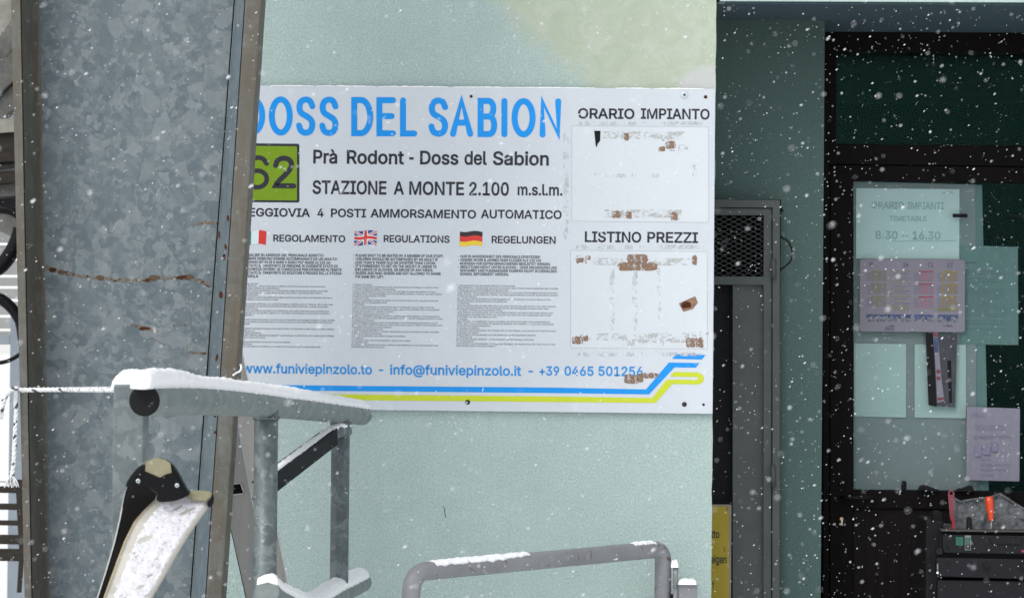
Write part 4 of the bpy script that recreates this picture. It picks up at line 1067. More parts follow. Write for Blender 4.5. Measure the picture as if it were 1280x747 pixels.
# ragged ridge of frozen snow and old sealant along the upper edge
mb = MB()
for a, b_ in ((338, 392), (395, 470), (476, 560), (566, 640), (640, 744), (770, 812), (818, 880)):
    n_ = int((b_ - a) / 2)
    top = [(a + (b_ - a) * i / n_, 107 + (a + (b_ - a) * i / n_ - 338) * .0075 - .2 - (.5 + .9 * noise.noise(Vector((i * .3, a, 0)))) * sin(pi * i / n_)) for i in range(n_ + 1)]
    bot = [(x, 107.6 + (x - 338) * .0075) for x, y in reversed(top)]
    mb.plate(top + bot, SY - .001, .006)
tag(mb.build('snow_ridge', 'snow'), 'thin broken line of snow along the top edge of the white board', 'snow', kind='stuff')

# a scratch and stains on the wall
mb = MB(); stroke(mb, [(554.5, 632.5), (555.8, 638), (557, 646)], .9, -.001); mb.build('scratch', 'scratch', bld, recalc=False)
# ================================================================== THE TAPERED STEEL TOWER
TW, TF = -1.10, -1.24             # planes of its web and of its flange fronts
tw = empty('steel_tower', (P(170, 700, TW).x, TW, 0))
tag(tw, 'wide galvanised steel lift tower narrowing downwards, with rust scratches, left of the board', 'lift tower')
ya, yb = -1500, 1215
def lx(x0, x747): return lambda y: x0 + (x747 - x0) * y / 747
L1, L2, L3 = lx(13.5, 31), lx(26, 40), lx(35, 48)
R1, R2, R3 = lx(293, 238), lx(306, 256), lx(328, 277.5)
def loft(name, chain, m, bev=0, n_=48, smooth=False):
    """chain: function of y giving a closed list of 3D points"""
    ys2 = [ya + (yb - ya) * i / n_ for i in range(n_ + 1)]
    rings = [chain(y) for y in ys2]
    k = len(rings[0]); mb = MB()
    vs = [p for r in rings for p in r]
    fs = [(i * k + j, i * k + (j + 1) % k, (i + 1) * k + (j + 1) % k, (i + 1) * k + j) for i in range(n_) for j in range(k)]
    fs += [tuple(range(k)), tuple(range(n_ * k, n_ * k + k))[::-1]]
    mb.add(vs, fs, 0, smooth)
    return mb.build(name, m, tw, bev)
def at(xf, y, Y): return P(xf(y), y, Y)
def lvl(p, z): return Vector((p.x, p.y, z))
def ch_web(y):
    z = at(L3, y, TW).z
    a, c = at(L3, y, TW), at(R1, y, TW)
    return [lvl(a, z), lvl(c, z), Vector((c.x, TW + .012, z)), Vector((a.x, TW + .012, z))]
loft('web', ch_web, 'web')
def ch_left(y):
    z = at(L3, y, TW).z
    o, i_, w = at(L1, y, TF), at(L2, y, TF), at(L3, y, TW)
    r = .045
    pts = [Vector((o.x, TF, z)), Vector((i_.x, TF, z))]
    xi = i_.x + .004
    xw = w.x + .03
    for q in range(0, 9):
        a = pi / 2 * q / 8
        pts.append(Vector((xi + (xw - xi) * (1 - cos(a)), TW - .0015 - r * (1 - sin(a)), z)))
    pts += [Vector((xw, TW + .02, z)), Vector((o.x, TW + .02, z))]
    return pts
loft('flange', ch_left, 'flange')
def ch_strip(y):
    z = at(R1, y, TW).z
    a, c = at(R1, y, TW), at(R2, y, TF + .02)
    return [Vector((a.x + .0025, TW, z)), Vector((c.x, TF + .02, z)), Vector((c.x, TF + .07, z)), Vector((a.x + .0025, TW + .012, z))]
loft('bevel_strip', ch_strip, 'strip')
def ch_right(y):
    z = at(R1, y, TW).z
    a, c = at(R2, y, TF), at(R3, y, TF)
    return [Vector((a.x + .0015, TF, z)), Vector((c.x, TF, z)), Vector((c.x, TF + .075, z)), Vector((a.x + .0015, TF + .075, z))]
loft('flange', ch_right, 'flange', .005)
mb = MB(); mb.tube([at(R1, ya + (yb - ya) * i / 60, TW - .001) + Vector((.0012 * noise.noise(Vector((i, 0, 0))), 0, 0)) for i in range(61)], .0020, 6)
mb.build('weld_seam', 'darksteel', tw)
mb = MB(); mb.tube([at(L2, ya + (yb - ya) * i / 40, TF - .0005) for i in range(41)], .0016, 6); mb.build('edge_seam', 'darksteel', tw)
# rust marks on the web, each a shallow ragged scar
rr = random.Random(5)
def scar(pts, w, dens=1.6):
    mb = MB(); q = spline(pts, 14)
    for x, y in q:
        for _ in range(int(dens * 1.5)):
            s = rr.uniform(.5, 1.4) * w
            cx, cy = x + rr.uniform(-2, 2), y + rr.uniform(-.5, .5) * w
            k = 6
            mb.plate([(cx + s * .8 * cos(a) * rr.uniform(.5, 1), cy + s * .5 * sin(a) * rr.uniform(.5, 1)) for a in [-2 * pi * i / k for i in range(k)]], TW - .0006 - rr.random() * .0004, 0, 0 if rr.random() < .85 else 1)
    return tag(mb.build('rust_mark', ['scar', 'rust'], tw, recalc=False), kind='stuff')
M['scar'] = mat('scar_grey_brown', (.16, .14, .115), .9, 0, .1, .4, 100)
scar([(54, 333), (64, 336), (80, 340), (100, 345), (128, 348), (160, 350), (190, 349), (222, 347), (246, 350), (262, 356)], 2.8, 2)
def rustblob(cx, cy, w, h, Y=TW, m='rust'):
    mb = MB()
    for _ in range(9):
        k = 7; s = rr.uniform(.3, .6); x, y = cx + rr.uniform(-.3, .3) * w, cy + rr.uniform(-.25, .25) * h
        mb.plate([(x + w * s * cos(a) * rr.uniform(.6, 1), y + h * s * sin(a) * rr.uniform(.6, 1)) for a in [-2 * pi * i / k for i in range(k)]], Y - .0012 - rr.random() * .0004)
    return tag(mb.build('rust_spot', m, tw, recalc=False), kind='stuff')
M['rustlight'] = mat('orange_rust', (.105, .070, .048), .9, 0, .1, .5, 130)
rustblob(66, 337, 7, 5); rustblob(77, 340, 9, 4, m='rustlight'); rustblob(126, 347.5, 9, 5, m='rustlight'); rustblob(193, 347, 11, 5, m='rustlight'); rustblob(184, 350, 6, 4); rustblob(227, 346, 13, 4); rustblob(236, 346, 10, 5, m='rustlight')
scar([(166, 406), (175, 408), (184, 411), (195, 413.5)], 2.2, 2); rustblob(181, 410, 14, 4)
scar([(246, 280), (258, 278.5), (273, 279)], 2.6, 2); scar([(189, 423), (200, 428), (215, 433)], 1.2, 1.2); scar([(236, 440), (246, 441), (257, 441.5)], 2, 1.6)
scar([(219, 406), (219, 430), (219, 452), (222, 458)], .7, 1); scar([(218, 406), (230, 406)], 1.6, 1); scar([(100, 260), (120, 266), (142, 273)], .8, 1)
scar([(185, 543), (205, 544), (235, 542)], 1.2, 1.3); scar([(78, 178), (105, 172)], .8, 1)
for x, y, w, h in ((285, 272, 2.5, 8), (274, 293, 2.5, 8), (282, 309, 3, 6), (280, 322, 3.5, 7), (276, 369, 4, 9), (271, 447, 3, 8), (268.5, 519, 3, 4), (268.5, 540, 3, 4)): rustblob(x, y, w, h, TF + .02 - .02)

# ================================================================== HAND RAIL WITH SNOW
D0, D2 = 5.45, 7.9
A0, A2 = PD(181, 500.5, D0), PD(452, 517.5, D2)
RT = .0302
rail = empty('handrail', (P(330, 700, -1.2).x, -1.2, 0))
tag(rail, 'galvanised tubular handrail with round black end cap, snow lying on its top tube', 'handrail')
ax = (A2 - A0)
def rp(t): return A0 + ax * t + Vector((0, 0, .0085 * sin(pi * max(0, min(1, t)) ** .75)))
mb = MB(); mb.tube([rp(i / 30) for i in range(31)], RT, 28); mb.build('top_tube', 'tube', rail)
axn = ax.normalized()
mb = MB(); mb.tube([A0 - axn * .004, A0 - axn * .0005], RT * 1.0, 28); mb.tube([A0 - axn * .006, A0 - axn * .0035], RT * .93, 28); mb.build('end_cap', 'blackmatt', rail)
def railx(px):                       # parameter on the rail where it crosses pixel column px
    ia = 1 / D0 + (px - 181) / (452 - 181) * (1 / D2 - 1 / D0)
    d = 1 / ia
    return (d - D0) / (D2 - D0)
t1, t2_ = railx(333), railx(426)
q = rp(t1); mb = MB(); mb.tube([q - Vector((0, 0, .0)), Vector((q.x, q.y, q.z * .5)), Vector((q.x, q.y, 0))], .0285, 24); mb.build('post', 'tube2', rail)
q2 = rp(t2_); mb = MB(); mb.tube([q2, Vector((q2.x, q2.y, 0))], .0252, 24); mb.build('post', 'tube2', rail)
# square end post a little behind the cap
pc = PD(164.5, 480, D0 + .17)
hw = 19.2 / F * (D0 + .17)
mb = MB(); mb.box(pc.x - hw, pc.x + hw, pc.y - hw, pc.y + hw, 0, pc.z); mb.build('end_post', 'tube2', rail, .004)
def weld(c, r_, z, parent, seed):
    pts = []
    for i in range(41):
        a = 2 * pi * i / 40; k = 1 + .05 * noise.noise(Vector((seed, cos(a) * 6, sin(a) * 6)))
        pts.append(Vector((c.x + cos(a) * r_ * k, c.y + sin(a) * r_ * k, z + .0014 * sin(i * 2.1))))
    mb = MB(); mb.tube(pts, [.0032 + .0008 * sin(i * 2.3) for i in range(41)], 6); mb.build('weld_bead', 'tube2', parent)
weld(q, .0292, q.z - RT * 1.02, rail, 1); weld(q2, .0260, q2.z - RT * 1.02, rail, 2)
# lower tube
B0, B2 = PD(334, 738, 6.55), PD(452, 727, 7.9)
LQ = [Vector(p) for p in spline([tuple(B0), tuple(PD(345, 747, 6.7)), tuple(PD(383, 762, 7.1)), tuple(PD(418, 744, 7.5)), tuple(B2)], 12)]
def lowp(t):
    a = max(0, min(.9999, t)) * (len(LQ) - 1); i = int(a)
    return LQ[i] + (LQ[i + 1] - LQ[i]) * (a - i)
mb = MB(); mb.tube(LQ, .0285, 24); mb.build('lower_tube', 'tube', rail)
# channel brace from behind the first post to the head of the second
C0, C1 = PD(324, 613, 6.64), PD(414, 545, 7.5)
C2 = PD(437, 538.5, 7.6)
mb = MB()
def channel(a, b_, h, wd):
    d = (b_ - a).normalized(); up = (Vector((0, 0, 1)) - d * d.z).normalized(); sd_ = d.cross(up)
    for s0, s1, u0, u1 in ((-wd / 2, wd / 2, h * .42, h * .5), (-wd / 2, wd / 2, -h * .5, -h * .42), (wd / 2 - .004, wd / 2 - .0005, -h * .42, h * .42)):
        vs = [p + sd_ * s + up * u for p in (a, b_) for s, u in ((s0, u0), (s1, u0), (s1, u1), (s0, u1))]
        mb.add(vs, [(0, 1, 2, 3), (7, 6, 5, 4), (0, 4, 5, 1), (1, 5, 6, 2), (2, 6, 7, 3), (3, 7, 4, 0)])
channel(C0, C1, .044, .036)
mb.build('brace', 'darksteel', rail, .001)
mb = MB(); mb.tube([C1 - (C1 - C0) * .05 + Vector((0, 0, .004)), C1 + Vector((0, -.005, .003)), PD(425, 539.5, 7.52), C2], [.017, .018, .015, .012], 12, flat=.6); mb.build('brace_lug', 'tube2', rail)

# snow lying on tubes
def snowcap(name, pfun, t0, t1_, r, hfun, afun, label, n_=150, k=18, seed=0, cat='snow', group=None, taper=.02):
    mb = MB(); vs = []
    dirn = (pfun(1) - pfun(0)).normalized()
    side = dirn.cross(Vector((0, 0, 1))).normalized(); up = side.cross(dirn)
    if up.z < 0: up = -up
    for i in range(n_ + 1):
        t = t0 + (t1_ - t0) * i / n_
        c = pfun(t)
        dirn = (pfun(t + .01) - pfun(t - .01)).normalized(); side = dirn.cross(Vector((0, 0, 1))).normalized(); up = side.cross(dirn)
        if up.z < 0: up = -up
        e = min(1, (i / n_) / taper, (1 - i / n_) / taper)
        e = max(0.02, math.sqrt(max(0, 1 - (1 - e) ** 2)))
        h = hfun(t) * r * e * (1 + .18 * noise.noise(c * 8 + Vector((seed, 0, 0))) + .10 * noise.noise(c * 30 + Vector((seed, 0, 0))))
        for j in range(k + 1):
            u = -1 + 2 * j / k
            am = radians(afun(t)) * (1 + .10 * noise.noise(Vector((c.x * 40, c.y * 40, seed + (5 if u > 0 else 0)))) + .07 * noise.noise(Vector((c.x * 130, c.y * 130, seed))))
            a = u * am
            prof = (1 - abs(u) ** 3.2) ** .5
            R_ = r + .0004 + h * prof
            # keep sides steep: overhang slightly
            a2 = a * (1 - .18 * prof * 0)
            p = c + side * sin(a2) * (r + h * .30 * prof) + up * (cos(a2) * r + h * prof)
            nn = noise.noise(p * 60 + Vector((seed, 1, 2))) * .0024 + noise.noise(p * 150) * .0020 + noise.noise(p * 320) * .0012
            p += (side * sin(a) + up * cos(a)) * nn * min(1, prof * 2)
            vs.append(p)
    fs = [(i * (k + 1) + j, i * (k + 1) + j + 1, (i + 1) * (k + 1) + j + 1, (i + 1) * (k + 1) + j) for i in range(n_) for j in range(k)]
    base = len(vs)
    vs += [pfun(t0 + (t1_ - t0) * i / n_) + up * r * .7 for i in range(n_ + 1)]
    for i in range(n_):
        fs.append((i * (k + 1), (i + 1) * (k + 1), base + i + 1, base + i)); fs.append((i * (k + 1) + k, (i + 1) * (k + 1) + k, base + i + 1, base + i))
    fs.append(tuple(range(k + 1)) + (base,)); fs.append(tuple(n_ * (k + 1) + j for j in range(k + 1)) + (base + n_,))
    mb.add(vs, fs, 0, True)
    o = mb.build(name, 'snow')
    return tag(o, label, cat, group, 'stuff')
lerp = lambda a, b_, t: a + (b_ - a) * max(0, min(1, t))
snowcap('snow', rp, -.016, 1.0, RT, lambda t: float(np.interp(t, [0, .05, .16, .32, .6, .78, 1], [1.08, 1.15, .80, .66, .58, .40, .30])), lambda t: float(np.interp(t, [0, .16, .32, .5, 1], [40, 30, 38, 50, 64])), 'thick ridge of fresh snow lying on the top tube of the handrail', 260, 20, 0, taper=.03)
ep = lambda t: Vector((pc.x - hw * 1.1 + t * hw * 2.6, pc.y - .0, pc.z - RT))
snowcap('snow', ep, -.05, 1.1, RT, lambda t: .85 + .15 * sin(t * 3), lambda t: 58, 'rounded lump of snow on the square end post behind the black cap', 60, 18, 3, taper=.35)
snowcap('snow', lowp, .0, .995, .0285, lambda t: lerp(.5, .55, t), lambda t: 62, 'snow lying on the lower tube of the handrail', 200, 16, 9)
mb_c = lambda t: C0 + (C1 - C0) * t + Vector((0, 0, .012))
snowcap('snow', lambda t: C0 + (C1 - C0) * t + Vector((0, 0, .0135)), -.0, 1.0, .012, lambda t: .22, lambda t: 75, 'thin line of snow along the dark slanting brace', 150, 12, 14)
snowcap('snow', lambda t: C1 + (C2 - C1) * t + Vector((0, -.01, .012)), -.2, .9, .012, lambda t: .35, lambda t: 70, 'small dab of snow on the head of the second post', 40, 10, 17)

# ================================================================== TWO FLAT STEEL BARS LEANING BEHIND THE RAIL
def bar(poly, Y, th, label, holes=()):
    t = empty('steel_bar', P(sum(p[0] for p in poly) / len(poly), 1100, Y))
    tag(t, label, 'steel bar')
    mb = MB(); mb.plate(poly, Y, th, 0, holes); mb.build('blade', 'steel', t, .0008)
    return t
b1 = bar([(256, 440), (277.5, 440), (295, 520), (317.5, 640), (352, 815), (400, 1085), (368, 1085), (322, 815), (308, 747), (284, 640), (266, 540)], -.72, .005,
         'front one of two leaning grey steel bars, with a square punched hole', [[(289, 604.5), (300.5, 603.5), (304.5, 614.5), (304, 616.5), (290.5, 618), (288.5, 616)]])
mb = MB(); hl = [(289, 604.5), (300.5, 603.5), (304.5, 614.5), (304, 616.5), (290.5, 618), (288.5, 616)]
mb.tube([P(x, y, -.722) for x, y in hl + hl[:1]], .0016, 6); mb.build('hole_rim', 'steel_edge', b1)
mb = MB(); mb.plate([(289.2, 604.8), (300.3, 603.8), (304.2, 614.5), (303.8, 616.2), (290.8, 617.6), (288.8, 615.8)], -.7165, .002); mb.build('hole_shade', 'darksteel', b1)  # dark plate added behind the punched hole to darken it
mb = MB(); mb.tube([P(x, y, -.721) for x, y in ((295.2, 521), (317.8, 640.5), (352.3, 815), (380, 970))], .0018, 6); mb.build('bright_edge', 'steel_edge', b1)
mb = MB(); mb.tube([P(x, y, -.719) for x, y in ((283.6, 638), (307.6, 747), (322, 815))], .0013, 6); mb.build('dark_edge', 'blackmatt', b1)
b2 = bar([(268, 380), (290, 380), (303.5, 445), (319.5, 522), (360.5, 737), (377, 822), (420, 1085), (372, 1085), (318, 770), (280, 540)], -.42, .005,
         'rear one of two leaning grey steel bars, its upper end reaching above the handrail')
mb = MB(); mb.tube([P(x, y, -.422) for x, y in ((296, 408), (303.8, 445), (319.8, 522), (360.8, 737), (377, 822))], .0017, 6); mb.build('bright_edge', 'steel_edge', b2)
mb = MB(); mb.plate([(281, 612), (287, 622), (287.5, 640), (283, 647), (278, 636)], -.86, .01); tag(mb.build('steel_bracket', 'blackmatt'), 'small dark bracket between the tower edge and the front steel bar', 'bracket')
# a snowy twig of wire by the tower edge
tp = spline([(291.5, 468.5, -1.27), (296, 465.5, -1.25), (300, 463.5, -1.25), (301.5, 459, -1.25), (300.5, 455, -1.25)], 6)
mb = MB(); mb.tube([P(*q) for q in tp], .0022, 8); tag(mb.build('wire_end', 'snow'), 'short snow coated wire end sticking up at the tower edge', 'wire')

# ================================================================== ROPE TIED ROUND THE TOWER
rope = empty('rope', P(30, 610, TF))
tag(rope, 'white flecked rope tied round the tower, its frayed end hanging at the left edge', 'rope')
def rope_run(name, pts3, r=.0055, pitch=.034):
    q = [Vector(p) for p in pts3]
    # resample
    out = [q[0]]
    for a, b_ in zip(q, q[1:]):
        n_ = max(1, int((b_ - a).length / .0035))
        out += [a + (b_ - a) * (i + 1) / n_ for i in range(n_)]
    S = [0]
    for a, b_ in zip(out, out[1:]): S.append(S[-1] + (b_ - a).length)
    mb = MB()
    for s in range(3):
        pts = []
        for i, p in enumerate(out):
            t = (out[min(i + 1, len(out) - 1)] - out[max(i - 1, 0)]).normalized()
            u = t.cross(Vector((0, 1, .01))).normalized(); w = t.cross(u)
            a = S[i] / pitch * 2 * pi + s * 2 * pi / 3
            pts.append(p + (u * cos(a) + w * sin(a)) * r * .55)
        mb.tube(pts, r * .62, 6, 1 if s == 0 else 0)
    return mb.build(name, ['rope', 'ropefleck'], rope)
M['ropefleck'].node_tree.nodes['Principled BSDF']
rope_run('taut_run', [P(20, 487.2, TF - .006), P(84, 486.6, TF - .008), PD(150, 486.5, D0 + .25)])
rope_run('hanging_run', [Vector(P(x, y, TF - .012)) for x, y in spline([(21, 488), (19.5, 500), (20, 520), (18.5, 550), (17.5, 575), (15, 597)], 6)])
rope_run('hanging_run', [Vector(P(x, y, TF - .03)) for x, y in spline([(23, 485.5), (16, 486), (9, 492), (4, 503), (2, 514)], 6)])
mb = MB()
for i in range(26):
    a = rr.uniform(-.9, .9); L = rr.uniform(5, 14)
    x0 = 14.5 + rr.uniform(-2.5, 2.5)
    pts = [P(x0, 594, TF - .014), P(x0 + L * .5 * sin(a) + rr.uniform(-1.5, 1.5), 594 + L * .5, TF - .014 + rr.uniform(-.01, .01)), P(x0 + L * .8 * sin(a), 596 + L * .95, TF - .014 + rr.uniform(-.012, .012))]
    mb.tube([Vector(q) for q in spline([tuple(p) for p in pts], 4)], .0014, 5)
mb.build('frayed_end', 'rope', rope)
mb = MB()
for i in range(10):
    x0 = 1.5 + rr.uniform(-1.5, 1.5)
    mb.tube([P(x0, 511, TF - .03), P(x0 + rr.uniform(-4, 3), 519, TF - .03), P(x0 + rr.uniform(-4, 3), 523, TF - .028)], .0012, 5)
mb.build('frayed_end', 'rope', rope)

# ================================================================== SKIS
def sheet(name, Lp, Rp, dep, th, m, parent, nu=10, n_=6, bow=0.0, side_mi=None):
    """curved board between two edges (pixel polylines), depth along its length"""
    Lq, Rq, dq = spline(Lp, n_), spline(Rp, n_), spline([(d,) for d in dep], n_)
    N = len(Lq); vs = []
    for lay in (0, 1):
        for i in range(N):
            for j in range(nu + 1):
                u = j / nu
                x, y = Lq[i] * (1 - u) + Rq[i] * u
                vs.append(PD(x, y, dq[i][0] + lay * th + bow * (2 * u - 1) ** 2 + (.0 if 0 < j < nu else 0)))
    mb = MB(); K = nu + 1; Z = N * K
    mb.add(vs, [(i * K + j, i * K + j + 1, (i + 1) * K + j + 1, (i + 1) * K + j) for i in range(N - 1) for j in range(nu)] +
           [(Z + (i + 1) * K + j, Z + (i + 1) * K + j + 1, Z + i * K + j + 1, Z + i * K + j) for i in range(N - 1) for j in range(nu)], 0, True)
    sd_ = [(i * K, (i + 1) * K, Z + (i + 1) * K, Z + i * K) for i in range(N - 1)] + [(i * K + nu, Z + i * K + nu, Z + (i + 1) * K + nu, (i + 1) * K + nu) for i in range(N - 1)]
    sd_ += [(j, Z + j, Z + j + 1, j + 1) for j in range(nu)] + [((N - 1) * K + j, (N - 1) * K + j + 1, Z + (N - 1) * K + j + 1, Z + (N - 1) * K + j) for j in range(nu)]
    o = len(mb.v) - len(vs)
    mb.f += [tuple(o + q for q in f) for f in sd_]; mb.m += [0 if side_mi is None else side_mi] * len(sd_); mb.sm += [False] * len(sd_)
    return mb.build(name, m, parent), (Lq, Rq, dq)
# rear ski: black base towards the viewer
s2 = empty('ski', PD(-20, 1440, 5.2))
tag(s2, 'black ski with a black tip cap, olive patch and two rivets, standing against the tower', 'ski', 'pair of skis standing by the handrail')
sheet('ski_body', [(160, 606), (155, 622), (150, 648), (143, 678), (133, 712), (121, 749), (108, 800), (86, 900), (58, 1040), (8, 1240), (-42, 1445)],
      [(226, 606), (212, 626), (192, 650), (176, 676), (160, 710), (148, 749), (136, 800), (118, 900), (94, 1040), (46, 1240), (-2, 1445)],
      [5.42, 5.41, 5.40, 5.39, 5.37, 5.35, 5.33, 5.30, 5.28, 5.24, 5.20], .012, ['skiblack', 'steel_edge'], s2)
mb = MB(); mb.tube([PD(x, y, d - .002) for x, y, d in ((156.5, 613, 5.42), (150, 648, 5.40), (143, 678, 5.39), (133, 712, 5.37), (121, 749, 5.35), (108, 800, 5.33), (86, 900, 5.30))], .0013, 6); mb.build('steel_edge', 'steel_edge', s2)
cap = [(157.3, 608), (158.5, 602), (163.5, 594), (170, 586), (178, 579.5), (188, 575), (199, 572.5), (208, 575), (215, 580.5), (221, 589), (226, 598), (230, 606), (233.5, 612), (235.5, 613.5), (235, 618.5), (228, 622.5), (219, 625.5), (208, 627), (199, 627), (195, 624), (196, 617), (182, 608), (170, 607.5)]
mb = MB()
cd3 = 5.30
front = [PD(x, y, cd3) for x, y in cap]
cx_ = sum(p[0] for p in cap) / len(cap); cy_ = sum(p[1] for p in cap) / len(cap)
inner = [PD(cx_ + (x - cx_) * .86, cy_ + (y - cy_) * .86, cd3 - .006) for x, y in cap]
k = len(cap)
mb.add(front + inner, [(i, (i + 1) % k, (i + 1) % k + k, i + k) for i in range(k)], 0, True)
mb.solid([inner], 0); mb.solid([front], .02)
mb.build('tip_cap', 'black', s2)
mb = MB(); mb.solid([[PD(x, y, cd3 - .0075) for x, y in ((182, 576.5), (190, 573.4), (198.5, 572), (207, 574.5), (213, 578.5), (214.5, 590.5), (208, 592), (200, 596.5), (191, 592.5), (181.5, 588.5))]], .003)
mb.build('olive_patch', 'skiolive', s2, .0008)
for x, y in ((172.6, 600.6), (221.2, 606.2)):
    mb = MB(); c = PD(x, y, cd3 - .0075); ring = lambda r, dy: [c + Vector((cos(a) * r, dy, sin(a) * r)) for a in [2 * pi * i / 14 for i in range(14)]]
    mb.add(ring(.0042, 0) + ring(.0030, -.0015), [(i, (i + 1) % 14, (i + 1) % 14 + 14, i + 14) for i in range(14)] + [tuple(range(14, 28))], 0, True)
    rv = mb.build('rivet', 'washer', s2)
    mb = MB(); mb.solid([[c + Vector((cos(a) * .0017, -.0019, sin(a) * .0017)) for a in [2 * pi * i / 8 for i in range(8)]]], 0); mb.build('rivet_hole', 'hole', rv)
mb = MB(); mb.tube([PD(x, y, cd3 - .0065) for x, y in ((158, 607.5), (170, 605), (176.5, 604), (177, 592), (182, 588))], .0007, 5); mb.tube([PD(x, y, cd3 - .0065) for x, y in ((214.5, 590), (214, 600), (216, 607), (230, 611))], .0007, 5)
mb.build('cap_groove', 'blackmatt', s2)
# front ski: cream sheet crusted with snow
s1 = empty('ski', PD(-5, 1445, 5.1))
tag(s1, 'cream coloured ski crusted with snow, its notched tip pointing right', 'ski', 'pair of skis standing by the handrail')
Ls = [(196, 617), (192.5, 626), (180, 638), (168, 652), (156, 676), (147, 700), (136, 730), (129, 750), (118, 800), (98, 900), (68, 1040), (20, 1240), (-28, 1450)]
Rs = [(264.5, 619), (263.5, 629), (256, 640), (244, 657), (231, 677), (218, 699), (202, 727), (189, 750), (170, 800), (142, 900), (112, 1040), (62, 1240), (14, 1450)]
ds = [5.36, 5.335, 5.32, 5.30, 5.28, 5.26, 5.24, 5.22, 5.20, 5.17, 5.15, 5.13, 5.10]
o, (Lq, Rq, dq) = sheet('ski_body', Ls, Rs, ds, .010, ['skicream', 'steel'], s1, bow=.004)
mb = MB(); mb.solid([[PD(x, y, 5.325) for x, y in ((232, 621), (236, 613.5), (250, 612.6), (262, 614), (264.8, 616.2), (264.6, 620), (261, 622.5), (258.5, 626), (250, 625), (240, 625.5))]], .012); mb.build('tip', 'skiolive', s1, .002)
mb = MB(); mb.solid([[PD(x, y, 5.322) for x, y in ((265.5, 616.3), (267, 622), (266, 629), (263, 634), (259.5, 633), (258.5, 629), (260, 625), (263.3, 621.8))]], .012); mb.build('tip_notch', 'black', s1, .002)
mb = MB(); mb.tube([PD(x, y, d - .001) for (x, y), d in zip(Ls[1:], ds[1:])], .0012, 6); mb.build('steel_edge', 'brass', s1)
# snow crust on it
N = len(Lq); nu = 44; rows = []
sub_ = []
for i in range(N * 3 - 2):
    a = i / 3; i0 = min(int(a), N - 2); f_ = a - i0
    sub_.append((Lq[i0] * (1 - f_) + Lq[i0 + 1] * f_, Rq[i0] * (1 - f_) + Rq[i0 + 1] * f_, dq[i0][0] * (1 - f_) + dq[i0 + 1][0] * f_))
vs = []
for i, (l_, r_2, d) in enumerate(sub_):
    t = i / (len(sub_) - 1)
    ua = .16 + .06 * noise.noise(Vector((t * 60, 0, 0))) + (.28 * max(0, 1 - t * 16)); ub = .93 + .03 * noise.noise(Vector((t * 70, 9, 0)))
    if t < .03: ub = .9
    for j in range(nu + 1):
        u = ua + (ub - ua) * j / nu
        x, y = l_ * (1 - u) + r_2 * u
        e = min(1, j / 3, (nu - j) / 3, i / 3 if i < 3 else 1)
        hgt = (.004 + .0022 * noise.noise(Vector((x * .11, y * .11, 0))) + .0018 * noise.noise(Vector((x * .45, y * .45, 3))))
        for hx, hy, hr in ((180.5, 674, 4.6), (171, 695, 1.2), (188, 719, 1.6), (176, 733, 2.2), (184, 744, 2), (231, 640, 3), (222, 634, 2.4), (239, 636, 2.2)):
            q = ((x - hx) * .8 + (y - hy) * .55) ** 2 / hr ** 2 + ((y - hy) * .9 - (x - hx) * -.35) ** 2 / (hr * .42) ** 2
            hgt -= .012 * math.exp(-q)
        vs.append(PD(x, y, d + .0018 - max(-.003, hgt) * e + .004 * (2 * u - 1) ** 2))
K = nu + 1
mb = MB(); mb.add(vs, [(i * K + j, i * K + j + 1, (i + 1) * K + j + 1, (i + 1) * K + j) for i in range(len(sub_) - 1) for j in range(nu)], 0, True)
tag(mb.build('snow_crust', 'crust'), 'rough white snow crust stuck on the front ski', 'snow', kind='stuff')

# ================================================================== GREY PIPE HOOP
hp_ = empty('pipe_barrier', PD(680, 1100, 7.4))
tag(hp_, 'bent grey pipe barrier with chipped paint and rust, in front of the mint wall', 'barrier')
HA, HB = PD(514, 715, 7.02), PD(829, 685.5, 7.86)
ud = (HB - HA)
def corner(c, din, dout, r, n_=10):
    a, b_ = c - din * r, c + dout * r
    return [a * (1 - t) ** 2 + c * 2 * t * (1 - t) + b_ * t ** 2 for t in [i / n_ for i in range(n_ + 1)]]
dn = Vector((0, 0, -1)); un = ud.normalized()
path = [Vector((HA.x, HA.y, 0)), Vector((HA.x, HA.y, .5))] + corner(HA, -dn, un, .058) + [HA + ud * .3, HA + ud * .6] + corner(HB, un, dn, .042) + [Vector((HB.x, HB.y, .4)), Vector((HB.x, HB.y, 0))]
mb = MB(); mb.tube(path, .0235, 24); mb.build('bent_pipe', 'chipped', hp_)
d8 = 7.83
mb = MB(); mb.tube([PD(844.6, 708, d8), PD(844.6, 734.5, d8)], .0075, 12); mb.build('hinge_sleeve', 'rimrust' if 'rimrust' in M else 'chipped', hp_)
mb = MB(); mb.tube([PD(844.6, 735.3, d8), PD(844.6, 800, d8)], .0075, 12); mb.build('hinge_sleeve', 'chipped', hp_)
mb = MB(); a, c = PD(848.6, 728.5, d8), PD(870.5, 860, d8); mb.box(a.x, c.x, a.y - .012, a.y + .03, c.z, a.z); mb.build('hinge_bracket', 'chipped', hp_, .002)
mb = MB(); a, c = PD(838.5, 742, d8 + .01), PD(842.5, 800, d8 + .01); mb.box(a.x, c.x, a.y - .01, a.y + .01, c.z, a.z); mb.build('hinge_plate', 'darksteel', hp_)
snowcap('snow', lambda t: HA + ud * t, .07, .43, .0235, lambda t: .12 + .06 * noise.noise(Vector((t * 30, 0, 0))), lambda t: 58 + 14 * noise.noise(Vector((t * 45, 2, 0))) - 25 * max(0, (t - .3) * 6), 'thin snow on the left part of the bent grey pipe', 160, 12, 21, taper=.1)
snowcap('snow', lambda t: HA + ud * t, .86, .955, .0235, lambda t: .12, lambda t: 40 + 12 * noise.noise(Vector((t * 90, 2, 0))), 'small patch of snow at the right bend of the grey pipe', 60, 10, 24, taper=.3)
